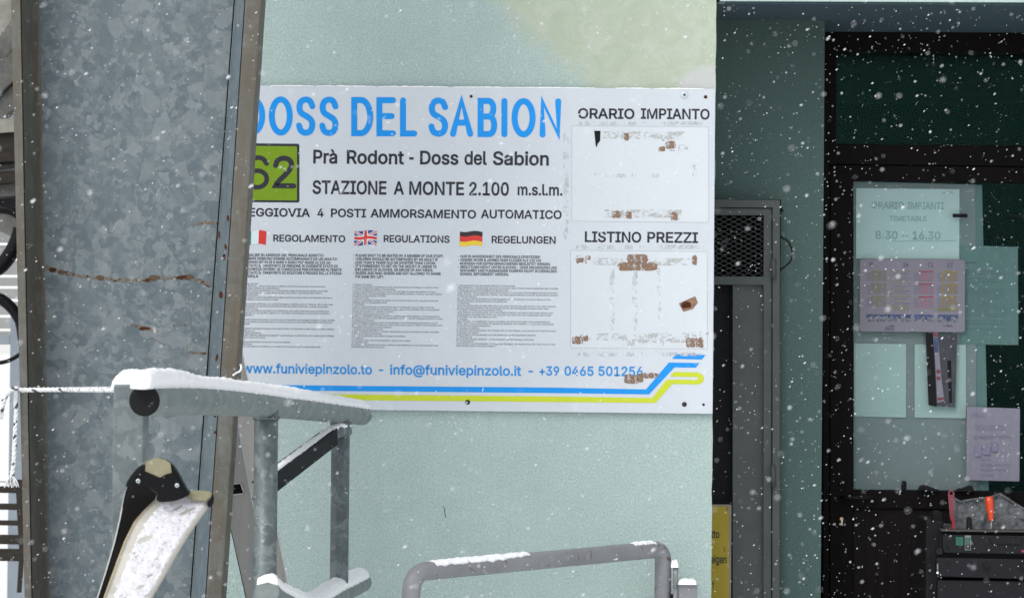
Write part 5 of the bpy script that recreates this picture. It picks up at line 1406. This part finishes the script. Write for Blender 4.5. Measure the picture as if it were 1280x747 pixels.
def lump(x0, y0, x1, y1, d, dy, label, seed):
    mb = MB(); a, c = PD(x0, y0, d), PD(x1, y1, d); vs = []; nx_, ny_ = 22, 10
    for j in range(ny_ + 1):
        for i in range(nx_ + 1):
            u, v = i / nx_ * 2 - 1, j / ny_ * 2 - 1
            h = max(0, 1 - u ** 4) ** .5 * max(0, 1 - v ** 4) ** .5
            z = c.z + (a.z - c.z) * h * (.85 + .16 * noise.noise(Vector((u * 2 + seed, v * 2, 0))))
            vs.append(Vector(((a.x + c.x) / 2 + u * (c.x - a.x) / 2, a.y + v * dy, z)))
    K = nx_ + 1
    mb.add(vs, [(j * K + i, j * K + i + 1, (j + 1) * K + i + 1, (j + 1) * K + i) for j in range(ny_) for i in range(nx_)], 0, True)
    return tag(mb.build('snow', 'snow'), label, 'snow', None, 'stuff')
lump(847.5, 721, 871, 729.5, d8, .022, 'cap of snow on the square hinge bracket of the pipe barrier', 1)
lump(838.5, 698, 848, 708.5, d8, .012, 'tiny heap of snow on the hinge sleeve beside the pipe', 5)
# ================================================================== NOTICES ON THE DOOR
IN = LY + .030                    # inside face of the pane
OUT = LY + .019                   # outside face
def sheetq(name, pts, Y, m, th=.0006): 
    mb = MB(); mb.plate(pts, Y, th); return mb.build(name, m)
o = sheetq('backing_board', [(1067, 226.8), (1219.5, 230.8), (1221, 612.5), (1067, 611)], IN + .010, 'backing', .003)
tag(o, 'large grey backing board behind the door glass, carrying the timetable', 'board')
ORG_b = o
o = sheetq('plastic_strip', [(1219.8, 231), (1227.5, 231.3), (1236, 612.8), (1221.3, 612.5)], IN + .012, 'tealpaper', .002)
tag(o, 'narrow pale strip along the right edge of the grey backing board', 'strip')
def notice(pts, Y, m, label, name='paper_notice', cat='notice', grp='papers in the door window'):
    t = empty(name, P(sum(p[0] for p in pts) / len(pts), max(p[1] for p in pts), Y))
    tag(t, label, cat, grp)
    mb = MB(); mb.plate(pts, Y, .0005); mb.build('sheet', m, t)
    return t
def textrows(mb, x0, x1, y0, y1, n_, Y, hgt=.8, seed=1, dens=.85, mi=0):
    r = random.Random(seed)
    for i in range(n_):
        y = y0 + (y1 - y0) * i / max(1, n_ - 1)
        if r.random() > dens: continue
        e = x1 if r.random() < .7 else x0 + (x1 - x0) * r.uniform(.3, .9)
        x = x0
        while x < e - 1.5:
            w = r.uniform(2, 7); w = min(w, e - x)
            mb.rect(x, y + (x - x0) * .01, x + w, y + hgt + (x - x0) * .01, Y, 0, mi); x += w + r.uniform(.7, 1.3)
# timetable
Ya = IN + .006
n1 = notice([(1070.3, 235.2), (1199.3, 236.5), (1199, 324), (1070, 323)], Ya, 'paper', 'pale timetable sheet reading ORARIO IMPIANTI 8.30 -- 16.30, topmost in the door window')
mb = MB()
text(mb, 'ORARIO', 1089.5, 260.4, 1130, 8.2, Ya - .0004); text(mb, 'IMPIANTI', 1134.5, 260.9, 1180, 8.2, Ya - .0004); text(mb, 'TIMETABLE', 1111.5, 275.8, 1158.5, 6, Ya - .0004)
text(mb, '8', 1094, 298.2, 1101.5, 9.6, Ya - .0004); text(mb, '.', 1102.7, 298.2, 1104.4, 9.6, Ya - .0004); text(mb, '30', 1106.5, 298.4, 1122, 9.6, Ya - .0004); text(mb, '--', 1128, 298.6, 1135, 9, Ya - .0004)
text(mb, '16.30', 1140.5, 298.8, 1175.5, 9.6, Ya - .0004)
mb.build('lettering', 'inkgrey', n1, recalc=False)
mb = MB(); stroke(mb, [(1114, 300.5), (1122, 301.8), (1136, 301.2), (1150, 300.6), (1170, 301.5), (1195, 300.5)], .8, Ya - .0008); stroke(mb, [(1178, 241), (1186, 240), (1191, 241)], 1.2, Ya - .0008); mb.build('pen_line', 'inkgrey', n1, recalc=False)
# lower left and lower middle sheets
n2 = notice([(1067.6, 429), (1132.5, 429.8), (1132.5, 521.5), (1067.6, 520)], Ya, 'paper2', 'pale sheet with faint lines of text at the lower left of the door window')
mb = MB(); textrows(mb, 1074, 1127, 443, 512, 17, Ya - .0004, .7, 3, .5); mb.rect(1096, 436, 1099, 441, Ya - .0004); mb.build('print', 'inkfaint', n2, recalc=False)
n3 = notice([(1143.3, 430), (1207.5, 430.8), (1207.5, 522.5), (1143.3, 521.5)], Ya, 'paper2', 'pale text sheet partly hidden behind the narrow black leaflet')
mb = MB(); textrows(mb, 1148, 1203, 440, 514, 18, Ya - .0004, .7, 4, .5); mb.build('print', 'inkfaint', n3, recalc=False)
# green tinted sheet to the right
n4 = notice([(1200.5, 306.5), (1272.3, 308.5), (1273, 431), (1200.8, 430)], Ya + .002, 'tealpaper', 'greenish text sheet at the right, overlapping the edge of the grey backing board')
mb = MB(); textrows(mb, 1207, 1257, 338, 414, 24, Ya + .0016, .7, 5, .85); textrows(mb, 1207, 1256, 327.5, 328, 1, Ya + .0016, 1.6, 2, 1); mb.build('print', 'inkdark', n4, recalc=False)
# price chart, outside the glass
Yc = OUT - .001
def rr2(x0, y0, x1, y1, r): return rrect(x0, y0, x1, y1, r, 4, .008)
n5 = notice([(p[0], p[1]) for p in rr2(1074.8, 324, 1206.2, 414.5, 4)], Yc, 'lilac2', 'lilac price chart card with yellow and red columns in the middle of the door window')
mb = MB(); Yp = Yc - .0004
CM = ['chartgrey', 'chartyellow', 'chartolive', 'chartred', 'chartpink', 'inkdark', 'photoblue', 'photogrey']
def R(x0, y0, x1, y1, mi, dz=0): mb.rect(x0, y0 + (x0 - 1140) * .006, x1, y1 + (x0 - 1140) * .006, Yp - dz, 0, mi)
for g, (ys0) in enumerate((338.5, 354.3, 370)):
    for x0, x1, cm, bar_ in ((1083, 1108, 2, (1089, 1108)), (1142, 1167, 4, (1148.5, 1167)), (1171.5, 1197.5, 1, (1177.5, 1196.5))):
        R(bar_[0], ys0, bar_[1], ys0 + 1.5, {2: 2, 4: 3, 1: 1}[cm], .0002)
        for i in range(4 if g < 3 else 3): R(x0, ys0 + 3 + i * 2.8, x1, ys0 + 3.8 + i * 2.8, 0, .0001 if i % 2 else .00012)
        for i, xx in enumerate(np.arange(bar_[0] + .6, bar_[1] - 1, 3.1)):
            if i % 3 != 1: R(xx, ys0 + 1.7, xx + 1.9, ys0 + 13, cm, .0003)
    for i in range(5): R(1112.5 + (i % 2) * 5, ys0 + i * 3, 1138 - (i % 3) * 3, ys0 + .9 + i * 3, 2 if i % 2 == 0 else 0, .0002)
R(1112.5, 384, 1138, 385.2, 2, .0002); R(1142, 384.4, 1167, 385.2, 4, .0002); R(1172, 384, 1197, 388.5, 2, .0002)
for x in range(1114, 1137, 4): R(x, 385.5, x + 1.2, 389, 2, .0002)
# photo strips
def photo(x0, x1, seed):
    r = random.Random(seed)
    R(x0, 393, x1, 402.5, 7, .0002)
    x = x0
    while x < x1 - 1.5:
        w = min(r.uniform(1.5, 4), x1 - x); h = r.uniform(1.5, 6)
        R(x, 393, x + w, 393 + h, 6, .0004); 
        if r.random() < .45: R(x, 398 + r.uniform(0, 2), x + w * .7, 401.5, 5, .0005)
        x += w
photo(1083, 1139.5, 1); photo(1143, 1168, 2); photo(1172, 1197.5, 3)
R(1183, 395, 1189, 401, 6, .0006)
for x, s in ((1087, 7), (1129, 11), (1160, 11), (1184, 12)):
    text(mb, 'P' if s == 7 else ('14' if x == 1129 else '11' if x == 1160 else '27'), x, 333 + (x - 1140) * .006, x + s * .6, 5, Yp - .0006, 5)
stroke(mb, [(1107, 407.8), (1110, 409.6), (1115, 406)], 1, Yp - .0006, 5); R(1113, 407, 1118, 408.6, 5, .0006); stroke(mb, [(1179, 406.2), (1181.5, 407.8), (1185, 404.6)], 1, Yp - .0006, 5); R(1184, 405.5, 1190.5, 408, 5, .0006)
R(1106, 410, 1118, 413, 0, .0002)
mb.build('chart_print', CM, n5, recalc=False)
# lilac crumpled sheet at lower right, outside
vs = []; A_ = [(1208.5, 508), (1275, 510.2), (1274.2, 601.2), (1208, 599.5)]
nx_, ny_ = 34, 40
for j in range(ny_ + 1):
    for i in range(nx_ + 1):
        u, v = i / nx_, j / ny_
        x = (A_[0][0] * (1 - u) + A_[1][0] * u) * (1 - v) + (A_[3][0] * (1 - u) + A_[2][0] * u) * v
        y = (A_[0][1] * (1 - u) + A_[1][1] * u) * (1 - v) + (A_[3][1] * (1 - u) + A_[2][1] * u) * v
        vs.append(P(x, y, OUT - .003 - .003 * abs(noise.noise(Vector((u * 9, v * 1.6, 0)))) - .002 * abs(noise.noise(Vector((u * 4, v * 6, 5))))))
K = nx_ + 1
n6 = empty('paper_notice', P(1241, 601, OUT)); tag(n6, 'crinkled lilac sheet in a plastic sleeve at the lower right of the door window', 'notice', 'papers in the door window')
mb = MB(); mb.add(vs, [(j * K + i, j * K + i + 1, (j + 1) * K + i + 1, (j + 1) * K + i) for j in range(ny_) for i in range(nx_)], 0, True); mb.build('sheet', 'lilac', n6, recalc=False)
M['lilacink'] = mat('lilac_ink', (.19, .18, .27), .6)
mb = MB(); textrows(mb, 1219, 1256, 531, 535, 2, OUT - .009, .9, 7, 1); textrows(mb, 1217, 1262, 544, 546, 2, OUT - .009, .9, 9, 1); textrows(mb, 1225, 1262, 573, 592, 4, OUT - .009, .8, 8, 1)
stroke(mb, [(1213.5, 519.8), (1216.5, 518.6), (1219, 515.6), (1220.2, 515.2), (1219.5, 519)], 1.1, OUT - .0092); textrows(mb, 1222, 1230, 518, 518, 1, OUT - .009, 1.2, 3, 1)
for x, y, w, h in ((1218, 556, 9, 14), (1240, 552, 7, 12), (1229, 557, 9, 11)): mb.rect(x, y, x + w, y + h, OUT - .0085, 0, 0)
mb.build('print', 'lilacink', n6, recalc=False)
# narrow leaflet
n7 = empty('leaflet', P(1176, 509, OUT)); tag(n7, 'narrow black leaflet with a slanting white strip hanging in the door window', 'leaflet')
mb = MB(); mb.plate([(1156.8, 416), (1196.5, 417.5), (1193.8, 509), (1161, 506)], OUT - .0015, .0005); mb.build('sheet', 'leafgrey', n7)
mb = MB(); mb.plate([(1157, 415.5), (1166, 415.8), (1171, 508), (1160.5, 506)], OUT - .0022, .0003); mb.build('dark_panel', 'blackmatt', n7)
mb = MB(); mb.plate([(1166, 413.5), (1171.5, 414), (1174, 440), (1176.5, 470), (1180.5, 501), (1171.5, 503), (1170, 470), (1168.3, 440)], OUT - .003, .0003, 0); mb.build('white_band', 'lilac2', n7)
mb = MB(); Y7 = OUT - .0036
mb.plate([(1166.3, 414.5), (1171, 415), (1171.8, 421), (1166.8, 420.5)], Y7, 0, 1)
mb.plate([(1167.2, 421.5), (1172, 422), (1173.5, 440), (1168.5, 440)], Y7, 0, 2)
mb.disc(1173, 464, 2.8, Y7, 0, 1, 12); mb.plate([(1170.5, 470.5), (1175, 470), (1175.8, 474.5), (1171, 475)], Y7, 0, 1); mb.plate([(1171.5, 497), (1179.5, 496), (1180, 499), (1172, 500.5)], Y7, 0, 1)
mb.plate([(1184, 450), (1189, 450.3), (1190, 503), (1186.5, 503)], Y7 + .001, 0, 0)
mb.build('print', ['blackmatt', 'red', 'photoblue'], n7, recalc=False)
mb = MB(); mb.wrect(1191, 267, 1209.5, 271.8, OUT - .006, .005); tag(mb.build('magnet_strip', 'blackmatt', None, .001), 'small black strip holding the backing board at the upper right of the timetable', 'clip')
mb = MB(); mb.wrect(1263.5, 268.5, 1277, 272.2, OUT - .006, .005); tag(mb.build('magnet_strip', 'blackmatt', None, .001), 'small black strip on the dark glass near the right edge of the photo', 'clip')
# dark odds and ends on the glazing rail
mb = MB(); mb.plate([(1126.8, 612.4), (1126.8, 603.5), (1128.5, 600.4), (1131.5, 600.2), (1133.4, 603), (1133.2, 612.4)], LY - .006, .010); tag(mb.build('window_catch', 'black', None, .002), 'short dark catch standing on the lower edge of the door window', 'catch')
mb = MB(); mb.plate([(1148, 612.8), (1148.6, 608.6), (1152, 605.8), (1158, 606.2), (1163, 608), (1172, 611), (1176, 613)], LY - .02, .02)
mb.build_ = None
tag(mb.build('glove', 'blackmatt', None, .004), 'dark folded glove lying on the rail below the door window', 'glove')
mb = MB(); mb.plate([(1193, 613.2), (1199, 610), (1206, 608.5), (1211, 606.4), (1214, 606.2), (1217, 609), (1217.5, 613.5)], LY - .02, .02); tag(mb.build('cloth_scrap', 'blackmatt', None, .004), 'dark crumpled scrap on the window rail, right of the glove', 'cloth')

# ================================================================== THE MACHINE IN FRONT OF THE DOOR
MY = .22
mc = empty('control_machine', P(1230, 1100, MY)); tag(mc, 'charcoal machine housing with green button standing before the door', 'machine')
def bx(name, x0, y0, x1, y1, Y, th, m, bev=.002, parent=mc):
    mb = MB(); mb.wrect(x0, y0, x1, y1, Y, th); return mb.build(name, m, parent, bev)
bx('base_cabinet', 1172, 724.5, 1400, 1120, MY + .006, .34, 'machine')
bx('side_column', 1157.5, 650, 1176.5, 1115, MY + .05, .26, 'blackmatt', .006)
bx('gap_body', 1174, 664, 1398, 724, MY + .03, .30, 'blackmatt')
mb = MB(); mb.plate([(1178.5, 667.5), (1400, 671), (1400, 695), (1181, 690.5), (1178.5, 685)], MY, .05); up_ = mb.build('upper_panel', 'machine', mc, .003)
mb = MB(); mb.plate([(1170.5, 696.5), (1400, 700.5), (1400, 727.5), (1174, 720), (1171, 714)], MY - .006, .05); lo_ = mb.build('lower_panel', 'machine', mc, .003)
bx('top_ledge', 1176, 661.3, 1400, 666.5, MY - .006, .30, 'ledge', .003)
mb = MB(); mb.wrect(1194.6, 670.2, 1204.4, 681.6, MY - .006, .008); bt = mb.build('button', 'button', up_, .0015)
mb = MB(); mb.rect(1206, 668.6, 1213.6, 671.5, MY - .0008, 0, 0); mb.rect(1206, 671.7, 1213.6, 679, MY - .0008, 0, 1); mb.rect(1206, 671.7, 1206.7, 687, MY - .0012, 0, 0); mb.rect(1213, 671.7, 1213.7, 687, MY - .0012, 0, 0); mb.rect(1206.7, 679, 1213, 679.7, MY - .0012, 0, 0); mb.rect(1206.7, 686.3, 1213, 687, MY - .0012, 0, 0)
mb.rect(1209.5, 673, 1210.3, 678, MY - .0014, 0, 0); stroke(mb, [(1209.8 + 1.3 * cos(a), 683 + 1.9 * sin(a)) for a in [2 * pi * i / 12 for i in range(12)]], .55, MY - .0012, 0, True)
mb.build('switch_label', ['label', 'labelgreen'], up_, recalc=False)
mb = MB(); stroke(mb, [(1237, 673), (1237.5, 678), (1241, 680.6), (1258, 681.2), (1272, 681.4), (1276, 678.5), (1278, 674)], 1.0, MY - .001); mb.build('slot_edge', 'blackmatt', up_, recalc=False)
bx('slot_plate', 1239, 671.5, 1276, 680, MY - .003, .003, 'machine', .0015, up_)
for nm, x, y, r, par in (('knob', 1233, 707.5, 4.6, lo_), ('knob', 1280, 708, 5.5, lo_)):
    mb = MB(); mb.disc(x, y, r, MY - .012, .010, 0, 20); mb.disc(x, y, r * .55, MY - .013, 0, 1, 16, .004); mb.build(nm, ['blackmatt', 'machine'], par)
for x, y in ((1184.5, 683.5), (1183.5, 704)):
    mb = MB(); mb.disc(x, y, 2.1, MY - .007, .005, 0, 12); mb.build('screw', 'blackmatt', mc)
mb = MB(); mb.disc(1174.5, 688.5, 4.3, MY + .004, .03, 0, 18); mb.build('pivot', 'machine', mc)
mb = MB(); mb.tube([P(1172, 704, MY - .012), P(1172, 714, MY - .012)], .0022, 8); mb.build('lever', 'rim', mc)
mb = MB(); mb.disc(1172, 715.2, 1.6, MY - .014, .004, 0, 10); mb.build('lever_tip', 'flagwhite', mc)
mb = MB(); mb.plate([(1276, 687), (1290, 686), (1290, 689.5), (1278, 690)], MY - .001, 0); mb.build('red_mark', 'chartred', up_, recalc=False)
# dusty grey cover standing behind the panel
vs = []; nx_, ny_ = 60, 26
topl = [(1192, 622), (1200, 627), (1216, 624), (1232, 622.5), (1240, 621), (1247, 618), (1251, 617), (1256, 621), (1268, 629), (1285, 639), (1310, 645)]
def topy(x):
    for (a, b_), (c, d) in zip(topl, topl[1:]):
        if a <= x <= c: return b_ + (d - b_) * (x - a) / (c - a)
    return 640
for j in range(ny_ + 1):
    for i in range(nx_ + 1):
        x = 1192.5 + (1308 - 1192.5) * i / nx_; t = topy(x); v = j / ny_
        y = t + (663.5 - t) * v
        dep = MY + .10 - .05 * v + .018 * noise.noise(Vector((x * .05, v * 2, 0))) + .007 * noise.noise(Vector((x * .25, v * 6, 3)))
        dep += -.02 * math.exp(-((x - 1222 - (1 - v) * 16) / 5) ** 2)
        vs.append(P(x, y, dep))
K = nx_ + 1
mb = MB(); mb.add(vs, [(j * K + i, j * K + i + 1, (j + 1) * K + i + 1, (j + 1) * K + i) for j in range(ny_) for i in range(nx_)], 0, True)
mb.tube([vs[i] for i in range(0, nx_ + 1, 2)], .0045, 8)
tag(mb.build('dust_cover', 'cloth'), 'crumpled dusty grey cover standing up behind the charcoal machine panel', 'cover')
mb = MB(); mb.wrect(1208.3, 648, 1215, 661, MY + .03, .008); mb.disc(1211.6, 648.5, 3.2, MY + .031, .006, 0, 16); mb.wrect(1209.8, 650, 1213.4, 660, MY + .026, .004, 1)
tag(mb.build('clamp', ['blackmatt', 'machine'], None, .0008), 'small dark clamp in front of the dusty grey cover', 'clamp')
# orange screwdriver
sdv = empty('screwdriver', P(1238.5, 661, MY + .02)); tag(sdv, 'screwdriver with bright orange handle stuck upright in the machine', 'screwdriver')
prof = [(620.2, 4.0), (621, 4.9), (626, 5.1), (636, 4.6), (645, 3.5), (649, 3.1), (650.3, 2.7)]
mb = MB(); q = [P(1236.2 + (y - 620) * .09, y, MY + .02) for y, r in prof]
mb.tube(q, [r / F * (8.2) for y, r in prof], 14); mb.build('handle', 'orange', sdv)
mb = MB(); mb.tube([P(1239, 650.3, MY + .02), P(1238.9, 663, MY + .02)], .0016, 8); mb.build('shaft', 'steel', sdv)
# red tool
rt_ = empty('hand_tool', P(1191, 661, MY)); tag(rt_, 'dull red plastic tool with a round hole at its top, left of the orange screwdriver', 'tool')
mb = MB(); mb.plate([(1185, 617), (1185.8, 613.5), (1188.5, 611.8), (1191.5, 612.5), (1193, 615.5), (1193, 630), (1192.4, 645), (1192, 649), (1187.5, 646.5), (1186, 630)], MY + .012, .006, 0, [[(1189.2 + 2.2 * cos(a), 616 + 2.2 * sin(a)) for a in [2 * pi * i / 12 for i in range(12)]]]); mb.build('handle', 'red', rt_, .001)
mb = MB(); mb.plate([(1187.6, 647.2), (1191.8, 642), (1193.6, 652), (1194, 660.8), (1189, 661), (1190.5, 654)], MY + .008, .009); mb.build('grip', 'redtip', rt_, .001)
mb = MB(); mb.plate([(1165, 662), (1166, 641), (1169, 638.5), (1175, 638.5), (1178, 641), (1178, 662)], MY + .1, .05); tag(mb.build('handle_block', 'blackmatt', None, .004), 'matt black block rising at the left end of the machine', 'machine part')

# ================================================================== BEHIND THE TOWER, AT THE LEFT EDGE
BY = 4.2
sh = empty('service_hut', P(0, 700, BY + 1.0)); tag(sh, 'pale boarded hut wall behind the tower at the left edge', 'hut')
y = 262.0
hts = [20, 22, 19, 21, 14, 16, 20, 17, 19]
for h in hts:
    mb = MB(); mb.wrect(-230, y + .5, 31, y + h - .5, BY + 1.0, .03); mb.build('board', 'siding', sh, .003); y += h
bx('upper_wall', -230, -200, 31, 262, BY + 1.0, .05, 'siding', .003, sh)
bx('corner_post', 13, y + .5 - 38, 33, 760, BY + .93, .06, 'pillargrey', .004, sh)
bx('corner_post', -230, y - 10, -175, 760, BY + .93, .06, 'pillargrey', .004, sh)
bx('fascia', -230, y - 14, 12.6, y + .4, BY + .95, .04, 'pillargrey', .004, sh)
mb = MB(); mb.wrect(10, 701, 34, 780, BY + .5, .3); mb.build('plinth', 'pillargrey', sh)
# bench
bn = empty('slatted_bench', P(5, 760, BY - .6)); tag(bn, 'dark slatted bench back at the lower left edge, beyond the tower', 'bench')
for a, b_ in ((599.5, 602.5), (605.5, 616), (627, 637), (648, 656.5), (666, 680), (683.5, 701)):
    mb = MB(); mb.wrect(-170, a, 27, b_, BY - .6, .03); mb.build('slat', 'timber', bn, .003)
mb = MB(); mb.plate([(19, 599), (28, 599), (29, 701), (26, 740), (21, 740), (24, 690)], BY - .62, .015); mb.build('bench_end', 'timber', bn)
# machinery
lm = empty('lift_machinery', P(-20, 300, BY - .5)); tag(lm, 'grey lift machinery with slanting beams and black hoses at the upper left edge', 'machinery')
mb = MB(); mb.plate([(-200, -120), (22, -120), (22, 20), (2, 78), (-200, 150)], BY + .2, .2); mb.build('housing', 'housing', lm, .01)
for pts in ([(-60, 120), (22, 15), (22, 52), (-60, 172)], [(-60, 180), (22, 100), (22, 132), (-60, 205)], [(-60, 140), (22, 58), (22, 96), (-60, 175)]):
    mb = MB(); mb.plate(pts, BY + random.uniform(-.1, .1), .08); mb.build('beam', 'greybeam', lm, .006)
for a, b_, m_ in ((150, 168, 'housing'), (169, 205, 'timber'), (206, 214, 'greybeam'), (215, 231, 'timber'), (232, 248, 'greybeam'), (249, 262, 'blackmatt')):
    mb = MB(); mb.plate([(-80, a + 4), (24, a - 3), (24, b_ - 3.5), (-80, b_ + 3.5)], BY + random.uniform(-.08, .05), .08); mb.build('beam', m_, lm, .006)
mb = MB(); mb.plate([(-60, 236), (24, 276), (24, 300), (-60, 262)], BY - .3, .06); mb.build('beam', 'greybeam', lm, .006)
def hose(pts, r, d=BY - .6, m_='black'):
    mb = MB(); mb.tube([P(x, y, d) for x, y in spline(pts, 8)], r, 12); mb.build('hose', m_, lm)
hose([(26, 286), (20, 304), (10, 322), (-4, 336), (-30, 346)], .032)
hose([(-40, 372), (-8, 371), (6, 377), (18, 389), (26, 404), (30, 430)], .024)
hose([(-40, 446), (-10, 453), (6, 452), (18, 447), (28, 440)], .0085)
hose([(-20, 262), (8, 262), (26, 270)], .02)

# ================================================================== FALLING SNOW
rng = np.random.default_rng(12)
NF = 125000
pos = np.stack([rng.uniform(-4.5, 4.5, NF), rng.uniform(-5.7, .62, NF), rng.uniform(.02, 4.2, NF)], 1)
keep = ~((pos[:, 1] > -.03) & ((pos[:, 0] < XR + .03) | (pos[:, 2] > ZS - .03)))
# clear of the tower, the rail and the machine
keep &= ~((pos[:, 1] > -1.30) & (pos[:, 1] < -1.02) & (pos[:, 0] < -.5))
keep &= ~((pos[:, 1] > .18) & (pos[:, 0] > P(1150, 600, .2).x) & (pos[:, 2] < 1.1))
keep &= ~((pos[:, 1] > YT - .08) & (pos[:, 0] < dL))
pos = pos[keep]; NF = len(pos)
rad = np.clip(np.exp(rng.normal(math.log(.0008), .44, NF)), .0004, .0023)
octv = np.array([(1, 0, 0), (-1, 0, 0), (0, 1, 0), (0, -1, 0), (0, 0, 1), (0, 0, -1)], float)
octf = np.array([(0, 2, 4), (2, 1, 4), (1, 3, 4), (3, 0, 4), (2, 0, 5), (1, 2, 5), (3, 1, 5), (0, 3, 5)])
jit = rng.uniform(.65, 1.25, (NF, 6, 1))
base = octv[None] * jit * rad[:, None, None]
stretch = np.array([.8, .3, .55]); stretch /= np.linalg.norm(stretch)
amt = rng.uniform(0, 1.5, NF)[:, None, None]
base = base + (base @ stretch)[:, :, None] * stretch * amt
V_ = (base + pos[:, None, :]).reshape(-1, 3)
Fc = (octf[None] + (np.arange(NF) * 6)[:, None, None]).reshape(-1, 3)
me = bpy.data.meshes.new('falling_snow')
me.vertices.add(len(V_)); me.vertices.foreach_set('co', V_.ravel())
me.loops.add(Fc.size); me.loops.foreach_set('vertex_index', Fc.ravel())
me.polygons.add(len(Fc)); me.polygons.foreach_set('loop_start', np.arange(0, Fc.size, 3)); me.polygons.foreach_set('loop_total', np.full(len(Fc), 3))
me.update(calc_edges=True)
m, n, l, b = newmat('snowflake')
b.inputs['Base Color'].default_value = (.92, .93, .95, 1); b.inputs['Roughness'].default_value = .9
tr = n.new('ShaderNodeBsdfTransparent'); mx = n.new('ShaderNodeMixShader')
pn = noise_node(n, l, 9, 2, .5, vec=coords(n))
l.new(ramp(n, l, pn.outputs[0], [(.35, .25), (.65, .9)]), mx.inputs[0])
l.new(tr.outputs[0], mx.inputs[1]); l.new(b.outputs[0], mx.inputs[2]); l.new(mx.outputs[0], n['Material Output'].inputs[0])
M['flake'] = m
me.materials.append(M['flake'])
o = bpy.data.objects.new('falling_snow', me); COL.objects.link(o)
tag(o, 'white snowflakes falling through the air in front of the building', 'snow', None, 'stuff')
